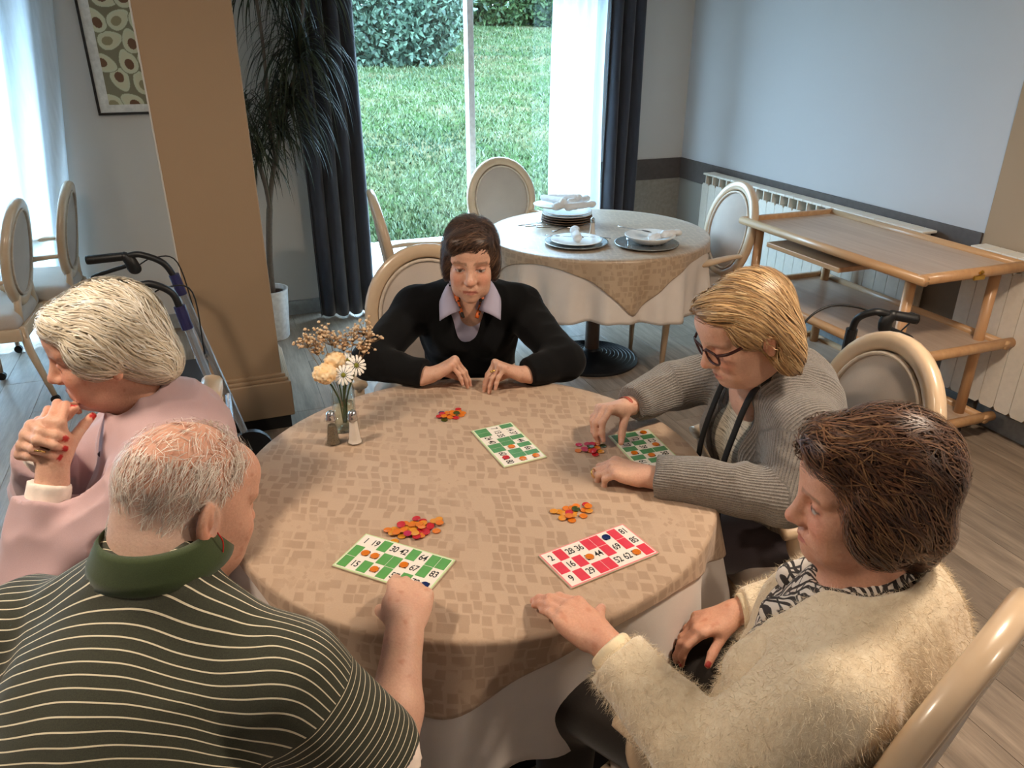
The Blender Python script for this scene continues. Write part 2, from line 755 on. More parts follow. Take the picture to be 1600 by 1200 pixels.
def glass_mat():
    m, nt, b = new_mat('window_glass')
    out = nt.nodes['Material Output']
    tr = nt.nodes.new('ShaderNodeBsdfTransparent')
    tr.inputs[0].default_value = (0.93, 0.97, 0.96, 1)
    gl = nt.nodes.new('ShaderNodeBsdfGlossy')
    gl.inputs['Roughness'].default_value = 0.02
    mx = nt.nodes.new('ShaderNodeMixShader')
    nt.links.new(facing_gloss(nt, 0.03, 0.6), mx.inputs[0])
    nt.links.new(tr.outputs[0], mx.inputs[1])
    nt.links.new(gl.outputs[0], mx.inputs[2])
    nt.links.new(mx.outputs[0], out.inputs[0])
    return m


M_glass = glass_mat()


def window(name, x0, x1, mull, label):
    e = thing(name, None, None)
    tag(e, label, kind='structure')
    fr = MB()
    ya, yb = Y1 + 0.05, Y1 + 0.12
    for a, b_ in ((x0, x0 + 0.06), (x1 - 0.06, x1)):
        fr.box((a, ya, 0.02), (b_, yb, 2.15), 0.004)
    fr.box((x0, ya, 0.02), (x1, yb, 0.09), 0.004)
    fr.box((x0, ya, 2.08), (x1, yb, 2.15), 0.004)
    fr.build('window_frame', M_pvc, e)
    for mx in mull:
        m = MB()
        m.box((mx - 0.022, ya - 0.015, 0.09), (mx + 0.022, yb, 2.08), 0.005)
        m.build('mullion', M_pvc, e)
    xs = [x0 + 0.06] + list(mull) + [x1 - 0.06]
    for a, b_ in zip(xs[:-1], xs[1:]):
        MB().box((a, Y1 + 0.08, 0.08), (b_, Y1 + 0.086, 2.09)).build('pane', M_glass, e)
    return e


window('window_1', 0.70, 2.66, [1.70], 'tall white framed garden window with a slim centre mullion')
window('window_2', -3.4, -0.93, [-2.1], 'tall window at the far left behind the sheer curtain')

# ------------------------------------------------------------------ curtains
def fabric_mat(name, rgb, rough=0.9, sc=900, sheen=0.3, var=0.1):
    m, nt, b = new_mat(name)
    v = coords(nt)
    wv = noise(nt, v, sc, 1)
    n2 = noise(nt, v, 6, 3)
    c = lin(rgb)
    dk = tuple(x * (1 - var * 2) for x in c[:3]) + (1,)
    col = mix_rgb(nt, ramp(nt, wv, 0.3, 0.7), dk, c)
    nt.links.new(mix_rgb(nt, ramp(nt, n2, 0.3, 0.7), mix_rgb(nt, 0.12, col, (0, 0, 0, 1)), col), b.inputs['Base Color'])
    b.inputs['Roughness'].default_value = rough
    b.inputs['Sheen Weight'].default_value = sheen
    b.inputs['Specular IOR Level'].default_value = 0.2
    bump(nt, b, wv, 0.25, 0.0006)
    return m


def sheer_mat():
    m, nt, b = new_mat('sheer_voile')
    out = nt.nodes['Material Output']
    tr = nt.nodes.new('ShaderNodeBsdfTransparent')
    tl = nt.nodes.new('ShaderNodeBsdfTranslucent')
    df = nt.nodes.new('ShaderNodeBsdfDiffuse')
    tl.inputs[0].default_value = (0.9, 0.94, 0.97, 1)
    df.inputs[0].default_value = (0.9, 0.93, 0.96, 1)
    m1 = nt.nodes.new('ShaderNodeMixShader')
    m1.inputs[0].default_value = 0.35
    nt.links.new(tl.outputs[0], m1.inputs[1])
    nt.links.new(df.outputs[0], m1.inputs[2])
    m2 = nt.nodes.new('ShaderNodeMixShader')
    v = coords(nt, 'Object', (1, 1, 0.1))
    nt.links.new(ramp(nt, noise(nt, v, 60, 2), 0.3, 0.7, (0.16, 0.16, 0.16, 1), (0.26, 0.26, 0.26, 1)), m2.inputs[0])
    nt.links.new(m1.outputs[0], m2.inputs[1])
    nt.links.new(tr.outputs[0], m2.inputs[2])
    nt.links.new(m2.outputs[0], out.inputs[0])
    return m


M_drape = fabric_mat('charcoal_drape', (62, 64, 74), 0.9, 700)
M_sheer = sheer_mat()


def curtain(name, label, mat, x0, x1, y, z0, z1, folds, amp, seed, group=None, edge_fn=None, thick=0.002):
    r = random.Random(seed)
    nx, nz = folds * 14, 26
    ph = [r.uniform(-0.4, 0.4) for _ in range(folds + 1)]
    am = [r.uniform(0.6, 1.2) for _ in range(folds + 1)]
    vs, fs = [], []
    for k in range(nz + 1):
        z = z0 + (z1 - z0) * k / nz
        for i in range(nx + 1):
            u = i / nx
            fi = u * folds
            a0 = int(min(fi, folds - 1))
            fr = fi - a0
            ap = am[a0] * (1 - fr) + am[a0 + 1] * fr
            pp = ph[a0] * (1 - fr) + ph[a0 + 1] * fr
            s = math.sin(2 * PI * fi + pp + 0.25 * math.sin(z * 1.7 + a0))
            s = math.copysign(abs(s) ** 0.75, s)
            x = x0 + (x1 - x0) * u
            if edge_fn:
                x = edge_fn(u, z)
            yy = y + amp * ap * s * (0.85 + 0.15 * (1 - k / nz)) + 0.006 * math.sin(z * 3 + u * 9)
            vs.append((x + 0.012 * math.cos(2 * PI * fi + pp), yy, z))
    for k in range(nz):
        for i in range(nx):
            a = k * (nx + 1) + i
            fs.append((a, a + 1, a + nx + 2, a + nx + 1))
    o = mesh_from(name, vs, fs, mat)
    md = o.modifiers.new('thickness', 'SOLIDIFY')
    md.thickness = thick
    return tag(o, label, 'curtain', group)


curtain('curtain', 'charcoal grey pleated curtain beside the potted plant', M_drape, 0.53, 0.90, 5.05, 0.012, 2.5, 4, 0.045, 3)
curtain('curtain', 'charcoal grey pleated curtain between sheer and dark wall band', M_drape, 2.60, 2.86, 5.02, 0.012, 2.5, 3, 0.045, 5)
curtain('sheer_curtain', 'white sheer curtain gathered at the garden window', M_sheer, 2.2, 2.62, 5.12, 0.015, 2.5, 5, 0.03, 8, thick=0.0008,
        edge_fn=lambda u, z: 2.24 - 0.03 * math.sin(z * 1.3) + (2.64 - 2.24) * u)
curtain('sheer_curtain', 'white sheer curtain over the window at the left edge', M_sheer, -2.9, -0.72, 5.12, 0.015, 2.5, 15, 0.03, 11, thick=0.0008,
        edge_fn=lambda u, z: -2.9 + (2.9 - (0.92 - 0.13 * z)) * u)
rod = MB().tube([(-3.3, 5.06, 2.52), (3.1, 5.06, 2.52)], 0.014, 8)
tag(rod.build('curtain_rod', plain('rod_metal', (70, 70, 74), 0.4, 0.8)), 'grey metal rod that carries the curtains', 'curtain rod')

# ------------------------------------------------------------------ radiators
def radiator(label, y0, y1, valve):
    e = thing('radiator', label, 'radiator', (3.29, (y0 + y1) / 2, 0), 0, 'sectional radiators along the right wall')
    n = round((y1 - y0) / 0.08)
    fm = MB()
    hw = 0.0385
    # front panel with rounded top and bottom corners
    poly = [(-hw, 0.17), (-hw + 0.012, 0.155), (hw - 0.012, 0.155), (hw, 0.17), (hw, 0.775), (hw - 0.010, 0.79), (-hw + 0.010, 0.79), (-hw, 0.775)]
    M = Matrix(((0, 0, 1, 0), (1, 0, 0, 0), (0, 1, 0, 0), (0, 0, 0, 1)))
    fm.prism(poly, -0.05, -0.04, M)
    fm.box((-0.045, -0.008, 0.16), (0.03, 0.008, 0.79))          # rib behind
    fm.box((-0.05, -hw, 0.845), (0.045, hw, 0.858), 0.003)        # top grille plate
    fm.box((-0.05, -0.004, 0.78), (0.045, 0.004, 0.85))           # web between the air slots
    fm.prism([(-hw, 0.155), (hw, 0.155), (hw, 0.79), (-hw, 0.79)], 0.028, 0.038, M)
    f0 = None
    for i in range(n):
        y = -(y1 - y0) / 2 + 0.04 + i * 0.08
        if f0 is None:
            f0 = fm.build('fin', M_radiator, e)
            o = f0
        else:
            o = f0.copy()
            COL.objects.link(o)
        o.location = (0, y, 0)
    L = (y1 - y0) / 2
    for hz in (0.2, 0.73):
        MB().tube([(0, -L, hz), (0, L, hz)], 0.017, 10).build('header_pipe', M_rad_dark, e)
    for yy in (-L * 0.7, L * 0.7):
        MB().box((-0.03, yy - 0.015, 0.0), (0.0, yy + 0.015, 0.17)).build('foot', M_rad_dark, e)
    if valve:
        s = valve
        vv = MB()
        vv.tube([(0, s * L, 0.79), (0, s * (L + 0.03), 0.79)], 0.012, 10)
        vv.tube([(-0.01, s * (L + 0.03), 0.79), (-0.01, s * (L + 0.085), 0.79)], [0.021, 0.019], 14)
        vv.build('valve', plain('valve_white', (236, 232, 226), 0.4), e)
    return e


radiator('long cream sectional radiator behind the wooden trolley', 2.80, 4.72, -1)
radiator('cream sectional radiator in front of the tan wall section', 1.25, 2.53, 1)

# ------------------------------------------------------------------ ceiling lamps (above the frame)
M_lampglow, _nt, _b = new_mat('lamp_diffuser')
_b.inputs['Emission Color'].default_value = (1.0, 0.80, 0.58, 1)
_b.inputs['Emission Strength'].default_value = 6.0
M_lampring = plain('lamp_ring', (225, 222, 215), 0.4)


def ceiling_lamp(x, y, power, label, col=(1.0, 0.82, 0.64), size=0.30):
    e = thing('ceiling_lamp', label, 'lamp', (x, y, ZC), 0, 'round ceiling lamps')
    MB().lathe([(size / 2, -0.004), (size / 2 + .02, -0.02), (size / 2 + 0.03, 0.0)], 28, cap0=False, cap1=False).build('ring', M_lampring, e, True)
    MB().lathe([(size / 2, -0.012), (size / 2, -0.004)], 28).build('diffuser', M_lampglow, e)
    l = bpy.data.lights.new('lamp_light', 'AREA')
    l.shape = 'DISK'
    l.size = size
    l.energy = power
    l.color = col
    o = bpy.data.objects.new('lamp_light', l)
    link(o, e)
    o.location = (0, 0, -0.03)
    return e


ceiling_lamp(1.85, 0.85, 45, 'round ceiling lamp over the right side of the card table')
ceiling_lamp(-1.0, 1.4, 34, 'round ceiling lamp over the left side behind the camera')
ceiling_lamp(2.3, -1.2, 24, 'round ceiling lamp behind the camera on the right')
# ------------------------------------------------------------------ garden
def lawn_z(x, y):
    return 0.0 + 0.132 * max(0.0, y - 7.0) + 0.03 * math.sin(x * 0.9 + y * 0.4)


def lawn_mat():
    m, nt, b = new_mat('lawn_ground')
    v = coords(nt)
    n1 = noise(nt, v, 1.3, 5, 0.6)
    n2 = noise(nt, v, 9, 4, 0.7)
    c = mix_rgb(nt, ramp(nt, n2, 0.3, 0.7), lin((38, 52, 29)), lin((57, 73, 43)))
    c = mix_rgb(nt, ramp(nt, n1, 0.48, 0.66), c, lin((84, 78, 58)))
    nt.links.new(c, b.inputs['Base Color'])
    b.inputs['Roughness'].default_value = 1.0
    b.inputs['Specular IOR Level'].default_value = 0.0
    bump(nt, b, n2, 0.8, 0.03)
    return m


def leaf_mat(name, c0, c1, trans=0.25):
    m, nt, b = new_mat(name)
    at = N(nt, 'ShaderNodeAttribute', attribute_name='rnd')
    nt.links.new(mix_rgb(nt, at.outputs['Fac'], lin(c0), lin(c1)), b.inputs['Base Color'])
    b.inputs['Roughness'].default_value = 0.55
    b.inputs['Specular IOR Level'].default_value = 0.3
    return m


vs, fs = [], []
gx, gy = 40, 40
for j in range(gy + 1):
    for i in range(gx + 1):
        x = -6 + 24 * i / gx
        y = 7.0 + 19 * j / gy
        vs.append((x, y, lawn_z(x, y)))
for j in range(gy):
    for i in range(gx):
        a = j * (gx + 1) + i
        fs.append((a, a + 1, a + gx + 2, a + gx + 1))
tag(mesh_from('lawn', vs, fs, lawn_mat()), 'sloping green lawn outside the garden window', kind='structure')
tag(MB().box((-8, Y1 + 0.16, -0.12), (16, 7.0, 0.0), 0.01).build('terrace', plain('terrace_concrete', (190, 188, 180), 0.9, nscale=14)),
    'pale concrete terrace strip outside the windows', kind='structure')


def ribbons(base, direc, length, width, rnd, segs=1, droop=0.0, up=(0, 0, 1)):
    """numpy leaf blades; returns verts, quads, rnd attr"""
    n = len(base)
    side = np.cross(direc, rng.normal(size=(n, 3)))
    side /= np.linalg.norm(side, axis=1, keepdims=True) + 1e-9
    V_, A_ = [], []
    for s in range(segs + 1):
        t = s / segs
        c = base + direc * (length * t)[:, None] - np.array(up) * (droop * length * t * t)[:, None]
        w_ = width * (1 - 0.92 * t if segs > 1 else 1 - 0.8 * t)
        V_.append(c - side * w_[:, None] / 2)
        V_.append(c + side * w_[:, None] / 2)
    vv = np.stack(V_, 1).reshape(-1, 3)
    st = (segs + 1) * 2
    q = []
    for s in range(segs):
        o = np.arange(n) * st + 2 * s
        q.append(np.stack([o, o + 1, o + 3, o + 2], 1))
    return vv, np.concatenate(q), np.repeat(rnd, st)


n = 42000
yy = 7.0 + 14.5 * rng.random(n) ** 1.4
xx = yy * np.tan(np.radians(6 + 24 * rng.random(n))) + rng.normal(size=n) * 0.8
zz = np.array([lawn_z(a, b_) for a, b_ in zip(xx, yy)])
dd = np.stack([rng.normal(size=n) * 0.5, rng.normal(size=n) * 0.5, np.ones(n)], 1)
dd /= np.linalg.norm(dd, axis=1, keepdims=True)
patch = vnoise(np.stack([xx, yy, zz * 0], 1), 0.7, 3)
vv, qq, rr = ribbons(np.stack([xx, yy, zz], 1), dd, 0.03 + 0.05 * rng.random(n), 0.012 + 0.022 * rng.random(n), np.clip(0.5 + 0.4 * patch + 0.25 * rng.normal(size=n), 0, 1))
tag(mesh_from('grass', vv, qq, leaf_mat('grass_blades', (37, 57, 31), (84, 94, 60)), smooth=False, attrs={'rnd': rr}), 'short grass tufts on the sloping lawn', 'grass', kind='stuff')


def shrub(name, label, c, r, n, mat, cat='shrub', lsize=0.12):
    d = rng.normal(size=(n, 3))
    d /= np.linalg.norm(d, axis=1, keepdims=True)
    rad = (0.55 + 0.45 * rng.random(n) ** 0.5)
    bump_ = 1 + 0.16 * vnoise(d, 3.0, int(c[0] * 10))
    p = np.array(c) + d * np.array(r) * (rad * bump_)[:, None]
    p = p[p[:, 2] > lawn_z(c[0], c[1]) - 0.1]
    n = len(p)
    dr = rng.normal(size=(n, 3)) + np.array((0, -0.3, 0.3))
    dr /= np.linalg.norm(dr, axis=1, keepdims=True)
    vv, qq, rr = ribbons(p, dr, lsize * (0.7 + 0.6 * rng.random(n)), lsize * 0.75 * np.ones(n), rng.random(n))
    o = thing(name, label, cat, (c[0], c[1], lawn_z(c[0], c[1])))
    f = mesh_from('foliage', vv - np.array(o.location), qq, mat, o, False, {'rnd': rr})
    f['kind'] = 'stuff'
    t = MB()
    z0 = -0.05
    for k in range(5):
        a = k * 1.3
        t.tube([(0.1 * math.cos(a), 0.1 * math.sin(a), z0), (0.35 * r[0] * math.cos(a), 0.35 * r[1] * math.sin(a), r[2] * 0.9)], [0.03, 0.012], 6)
    t.build('stem', plain('shrub_bark', (78, 66, 52), 0.9), o)
    return o


M_leafA = leaf_mat('shrub_leaf_blue', (26, 44, 33), (92, 112, 92))
M_leafB = leaf_mat('hedge_leaf', (24, 43, 24), (72, 92, 52))
shrub('shrub', 'large blue green shrub at the top left of the garden window', (3.4, 16.6, 2.3), (1.9, 1.3, 1.45), 17000, M_leafA, lsize=0.11)
shrub('shrub', 'grey green shrub behind the window mullion at the lawn edge', (5.3, 19.6, 2.9), (1.2, 1.0, 1.2), 7000, M_leafA, lsize=0.12)
for i, (x, lab) in enumerate(((6.3, 'first clipped bush of the dark hedge, right of the mullion'), (7.9, 'second clipped bush of the dark hedge along the lawn'), (9.5, 'third clipped bush of the dark hedge, nearest the sheer curtain'), (2.2, 'clipped bush of the dark hedge behind the large shrub'))):
    shrub('hedge_bush', lab, (x, 22.2, 3.2), (1.15, 0.9, 1.5), 8000, M_leafB, 'hedge', 0.13)

for i, (x, y, h) in enumerate(((-2.0, 27.5, 9.0), (3.0, 28.5, 9.5), (7.5, 28.0, 9.0), (12.0, 28.5, 9.5), (16.5, 27.5, 9.0))):  # unseen trees added to block the low sky and steepen the daylight
    shrub('sky_block_tree', ('first', 'second', 'third', 'fourth', 'fifth')[i] + ' of the unseen trees added behind the garden hedge to block low sky, from the left', (x, y, h * 0.62), (2.7, 2.2, h * 0.42), 3600, M_leafB, 'sky_block_tree', 0.42)

# ------------------------------------------------------------------ furniture materials
def wood_mat(name, base, dark, rough=0.35, grain=(2.0, 28, 28), coat=0.3):
    m, nt, b = new_mat(name)
    v = coords(nt, 'Object', grain)
    g = noise(nt, v, 1.0, 4, 0.6)
    nt.links.new(mix_rgb(nt, ramp(nt, g, 0.3, 0.72), lin(dark), lin(base)), b.inputs['Base Color'])
    b.inputs['Roughness'].default_value = rough
    b.inputs['Coat Weight'].default_value = coat
    b.inputs['Coat Roughness'].default_value = 0.15
    return m


M_chairwood = wood_mat('lacquered_beech', (216, 190, 160), (198, 170, 138), 0.3, (6, 6, 6), 0.5)
M_uphol = fabric_mat('taupe_upholstery', (196, 182, 170), 0.75, 500, 0.2, 0.04)
M_trolley = wood_mat('pale_oak', (205, 165, 122), (182, 140, 100), 0.4, (30, 2, 30), 0.2)
M_trolley_leg = wood_mat('pale_oak_leg', (205, 160, 114), (184, 138, 96), 0.4, (30, 30, 2), 0.2)
M_shelf = wood_mat('pale_laminate', (196, 172, 150), (178, 152, 130), 0.45, (30, 2, 30), 0.1)
M_darkwood = wood_mat('dark_pole', (92, 66, 50), (66, 46, 36), 0.4, (20, 20, 2), 0.2)
M_castiron = plain('black_iron', (24, 26, 30), 0.45, 0.3)
M_blackplastic = plain('black_plastic', (18, 18, 20), 0.45)
M_chrome = plain('brushed_silver', (190, 194, 200), 0.25, 0.9, 0.03)
M_cable = plain('cable_black', (16, 16, 17), 0.5)


# ------------------------------------------------------------------ medallion armchair (front is +y, origin on the floor)
def oval(a, b_, cz, y, n=40, tilt=0.0, k=0.0):
    out = []
    for i in range(n):
        t = 2 * PI * i / n
        x, z = a * math.cos(t), b_ * math.sin(t)
        out.append(Vector((x, y - z * math.sin(tilt) - k * x * x, cz + z * math.cos(tilt))))
    return out


def ring(mb, path, prof):
    """closed sweep; prof is a list of (radial, depth) offsets"""
    n, m = len(path), len(prof)
    c = sum(path, Vector()) / n
    vs, fs = [], []
    t = (path[0] - c).cross(path[n // 4] - c).normalized()
    for i in range(n):
        rd = path[i] - c
        tan = (path[(i + 1) % n] - path[i - 1]).normalized()
        out = tan.cross(t).normalized()
        if out.dot(rd) < 0:
            out = -out
        for a, d in prof:
            vs.append(path[i] + out * a + t * d)
    for i in range(n):
        for j in range(m):
            a, b2 = i * m + j, i * m + (j + 1) % m
            c2, d2 = ((i + 1) % n) * m + (j + 1) % m, ((i + 1) % n) * m + j
            fs.append((a, b2, c2, d2))
    mb.add(vs, fs)


def rounded(r, d, n=10):
    return [(r * math.copysign(abs(math.cos(2 * PI * k / n)) ** 0.7, math.cos(2 * PI * k / n)), d * math.copysign(abs(math.sin(2 * PI * k / n)) ** 0.7, math.sin(2 * PI * k / n))) for k in range(n)]


TILT = 0.17
BZ, BY = 0.755, -0.235


def make_chair(caster=False):
    e = thing('medallion_armchair', 'x', 'chair')
    bk = MB()
    ring(bk, oval(0.222, 0.242, BZ, BY, 44, TILT, -0.25), rounded(0.027, 0.022, 12))
    bf = bk.build('back_frame', M_chairwood, e, True)
    gr = MB()
    ring(gr, oval(0.190, 0.210, BZ, BY + 0.016, 44, TILT, -0.25), rounded(0.006, 0.008, 8))
    ring(gr, oval(0.190, 0.210, BZ, BY - 0.016, 44, TILT, -0.25), rounded(0.006, 0.008, 8))
    gr.build('piping', plain('piping_cord', (206, 190, 172), 0.6), bf)
    # domed pad, front and back
    vs, fs = [], []
    R_, S_ = 10, 40
    for sgn in (1, -1):
        o = len(vs)
        for i in range(R_ + 1):
            q = i / R_
            for k in range(S_):
                t = 2 * PI * k / S_
                x, z = 0.192 * q * math.cos(t), 0.212 * q * math.sin(t)
                d = 0.010 + (0.032 if sgn > 0 else 0.012) * (1 - q ** 2.2)
                vs.append((x, BY - z * math.sin(TILT) + 0.25 * x * x + sgn * d * math.cos(TILT), BZ + z * math.cos(TILT) + sgn * d * math.sin(TILT)))
        for i in range(R_):
            for k in range(S_):
                k2 = (k + 1) % S_
                q4 = (o + i * S_ + k, o + i * S_ + k2, o + (i + 1) * S_ + k2, o + (i + 1) * S_ + k)
                fs.append(q4 if sgn < 0 else q4[::-1])
    mesh_from('back_pad', vs, fs, M_uphol, e)
    # stiles from the rear legs to the oval
    for s in (-1, 1):
        stl = MB()
        stl.tube([(s * 0.15, -0.19, 0.43), (s * 0.145, -0.20, 0.50), (s * 0.13, -0.205, 0.57)], [0.022, 0.018, 0.02], 10)
        stl.build('back_stile', M_chairwood, e, True)
    # seat
    sd = SDF().box((0, 0.015, 0.455), (0.235, 0.225, 0.045), None, 0.04)
    sd.ell((0, 0.015, 0.47), (0.23, 0.22, 0.045), k=0.05)
    v, q = sd.mesh(0.012)
    mesh_from('seat', v, q, M_uphol, e)
    rail = MB()
    rail.box((-0.24, 0.215, 0.365), (0.24, 0.245, 0.43), 0.008)
    rail.box((-0.21, -0.225, 0.365), (0.21, -0.195, 0.43), 0.008)
    for s in (-1, 1):
        rail.box((s * 0.232 - 0.014, -0.21, 0.365), (s * 0.232 + 0.014, 0.23, 0.43), 0.008)
    rail.build('seat_rail', M_chairwood, e, angle=35)
    # legs
    for s in (-1, 1):
        m = MB()
        m.tube([(s * 0.225, 0.215, 0.43), (s * 0.225, 0.217, 0.36), (s * 0.222, 0.22, 0.34), (s * 0.215, 0.228, 0.0 if not caster else 0.045)], [0.024, 0.024, 0.021, 0.013], 10)
        l1 = m.build('leg', M_chairwood, e, True)
        m = MB()
        m.tube([(s * 0.19, -0.205, 0.43), (s * 0.19, -0.215, 0.3), (s * 0.192, -0.27, 0.0 if not caster else 0.045)], [0.022, 0.02, 0.014], 10)
        l2 = m.build('leg', M_chairwood, e, True)
        if caster:
            for l, (cx, cy) in ((l1, (s * 0.215, 0.228)), (l2, (s * 0.192, -0.27))):
                MB().tube([(cx - 0.011, cy, 0.022), (cx + 0.011, cy, 0.022)], 0.022, 14).tube([(cx, cy, 0.03), (cx, cy, 0.06)], 0.008, 8).build('caster', M_blackplastic, l)
    # arms
    for s in (-1, 1):
        m = MB()
        p = spline([(s * 0.195, -0.215, 0.66), (s * 0.235, -0.10, 0.665), (s * 0.262, 0.03, 0.655), (s * 0.268, 0.12, 0.648), (s * 0.262, 0.175, 0.640)], 5)
        m.tube(p, [0.017 + 0.011 * min(1, i / 10) for i in range(len(p))], 10, flat=((0, 0, 1), 0.62))
        ar = m.build('armrest', M_chairwood, e, True)
        m = MB()
        p = spline([(s * 0.262, 0.14, 0.64), (s * 0.270, 0.13, 0.58), (s * 0.266, 0.07, 0.51), (s * 0.250, 0.055, 0.45), (s * 0.240, 0.06, 0.385)], 5)
        m.tube(p, [0.016 + 0.004 * abs(math.sin(i * 0.28)) for i in range(len(p))], 10)
        m.build('arm_post', M_chairwood, ar, True)
    return e


chair0 = make_chair()
chairC0 = make_chair(True)
_used = {chair0.name: False, chairC0.name: False}


def place_chair(src, x, y, face, label, group):
    """face: unit direction (fx, fy) the sitter looks"""
    if not _used[src.name]:
        _used[src.name] = True
        o = src
    else:
        o = copy_tree(src)
    o.location = (x, y, 0)
    o.rotation_euler = (0, 0, math.atan2(face[1], face[0]) - PI / 2)
    tag(o, label, 'chair', group)
    return o


G1, G2, G3 = 'armchairs round the card table', 'armchairs at the laid table', 'armchairs by the left window'


# ------------------------------------------------------------------ pedestal tables and cloths
def pedestal_table(label, x, y, R, zt, base_r=0.27):
    e = thing('dining_table', label, 'table', (x, y, 0), 0, 'round pedestal tables')
    MB().lathe([(R - .004, zt - 0.03), (R, zt - 0.026), (R, zt - 0.006), (R - .004, zt - 0.002)], 56).build('table_top', M_darkwood, e)
    MB().lathe([(0.042, 0.05), (0.042, zt - 0.03)], 24).build('pole', M_darkwood, e, angle=40)
    pr_ = [(base_r, 0.0), (base_r, 0.012)]
    for i in range(9):
        r = base_r - 0.004 - i * (base_r - 0.06) / 9
        z = 0.016 + 0.0045 * i
        pr_ += [(r, z), (r - 0.012, z + 0.005), (r - 0.016, z + 0.002)]
    pr_ += [(0.05, 0.062), (0.044, 0.075)]
    MB().lathe(pr_, 56).build('base', M_castiron, e, angle=25)
    return e


def drape(name, cx, cy, R, zt, edge, nfold, famp, mat, seed=0, nth=240, hang_n=16, phase=0.0, flare=0.04, push=None):
    """cloth lying on a round top and hanging over its edge; edge(theta)->radius of the flat cloth"""
    rr = [R * f for f in (0.003, 0.2, 0.4, 0.6, 0.8, 0.92)]
    r_ = random.Random(seed)
    ph = [r_.uniform(0, 6.28) for _ in range(4)]
    vs, fs = [], []
    bend = 0.012
    nr = 0
    rows = []
    for th_i in range(nth):
        th = 2 * PI * th_i / nth
        E = edge(th)
        col = []
        for q in rr:
            if q <= E:
                col.append((q, 0.0, 0.0))
            else:
                col.append((E, 0.0, 0.0))
        over = max(0.0, E - R)
        # rounded edge, then hanging
        for k in range(1, 5):
            a = PI / 2 * k / 4
            f = min(1.0, over / (bend * PI / 2)) if over < bend * PI / 2 else 1.0
            col.append((R - bend + bend * math.sin(a * f) + 0.003, bend * (1 - math.cos(a * f)), 0.0))
        hang = max(0.0, over - bend)
        for k in range(1, hang_n + 1):
            t = k / hang_n
            d = hang * t
            fo = famp * min(1.0, d / 0.25) ** 1.1 * (0.75 * math.sin(nfold * th + phase + 0.9 * math.sin(3 * th + ph[0])) + 0.35 * math.sin((nfold * 2 + 1) * th + ph[1]))
            pu = push(th, d) if push else 0.0
            col.append((R + 0.003 + flare * d + fo + pu, bend + d, hang))
        rows.append(col)
    m = len(rows[0])
    for th_i in range(nth):
        th = 2 * PI * th_i / nth
        for (r, d, _) in rows[th_i]:
            vs.append((cx + r * math.cos(th), cy + r * math.sin(th), zt - d))
    for i in range(nth):
        i2 = (i + 1) % nth
        for k in range(m - 1):
            a, b_, c_, d_ = i * m + k, i * m + k + 1, i2 * m + k + 1, i2 * m + k
            fs.append((a, b_, c_, d_))
    fs.append(tuple(i * m for i in range(nth)))
    o = mesh_from(name, vs, fs, mat)
    md = o.modifiers.new('thickness', 'SOLIDIFY')
    md.thickness = 0.0012
    md.offset = 1.0
    return o


def square_edge(h, rot, p=18.0):
    def f(th):
        a = th - rot
        c, s = abs(math.cos(a)), abs(math.sin(a))
        return h / ((c ** p + s ** p) ** (1 / p))
    return f


def jacquard(name, base, dark, scale=42.0, rough=0.72, spec=0.25):
    m, nt, b = new_mat(name)
    v = coords(nt, 'Object', (1.0, 0.72, 1), (0, 0, 0.35))
    wob = noise(nt, v, 9.0, 2)
    add = N(nt, 'ShaderNodeVectorMath', operation='ADD')
    cb = nt.nodes.new('ShaderNodeCombineXYZ')
    mm = N(nt, 'ShaderNodeMath', operation='MULTIPLY')
    mm.inputs[1].default_value = 0.05
    nt.links.new(wob, mm.inputs[0])
    nt.links.new(mm.outputs[0], cb.inputs[0])
    nt.links.new(v, add.inputs[0])
    nt.links.new(cb.outputs[0], add.inputs[1])
    vo = nt.nodes.new('ShaderNodeTexVoronoi')
    vo.distance = 'CHEBYCHEV'
    vo.inputs['Scale'].default_value = scale
    vo.inputs['Randomness'].default_value = 0.42
    nt.links.new(add.outputs[0], vo.inputs['Vector'])
    f1 = ramp(nt, vo.outputs['Distance'], 0.36, 0.43, (1, 1, 1, 1), (0, 0, 0, 1))
    big = noise(nt, v, 7.0, 2)
    gate = ramp(nt, big, 0.30, 0.46)
    mul = N(nt, 'ShaderNodeMath', operation='MULTIPLY')
    nt.links.new(f1, mul.inputs[0])
    nt.links.new(gate, mul.inputs[1])
    # second finer ornamental layer
    vo2 = nt.nodes.new('ShaderNodeTexVoronoi')
    vo2.feature = 'F1'
    vo2.distance = 'MANHATTAN'
    vo2.inputs['Scale'].default_value = scale * 1.5
    nt.links.new(add.outputs[0], vo2.inputs['Vector'])
    f2 = ramp(nt, vo2.outputs['Distance'], 0.42, 0.52, (0.8, 0.8, 0.8, 1), (0, 0, 0, 1))
    mx = N(nt, 'ShaderNodeMath', operation='MAXIMUM')
    inv = N(nt, 'ShaderNodeMath', operation='SUBTRACT')
    inv.inputs[0].default_value = 1.0
    nt.links.new(gate, inv.inputs[1])
    m2 = N(nt, 'ShaderNodeMath', operation='MULTIPLY')
    nt.links.new(f2, m2.inputs[0])
    nt.links.new(inv.outputs[0], m2.inputs[1])
    nt.links.new(mul.outputs[0], mx.inputs[0])
    nt.links.new(m2.outputs[0], mx.inputs[1])
    wv = noise(nt, v, 900, 1)
    col = mix_rgb(nt, mx.outputs[0], lin(base), lin(dark))
    nt.links.new(mix_rgb(nt, ramp(nt, wv, 0.3, 0.7, (0, 0, 0, 1), (.12, .12, .12, 1)), col, (0.1, 0.07, 0.05, 1)), b.inputs['Base Color'])
    b.inputs['Roughness'].default_value = rough
    b.inputs['Sheen Weight'].default_value = 0.15
    b.inputs['Specular IOR Level'].default_value = spec
    bump(nt, b, wv, 0.2, 0.0005)
    return m


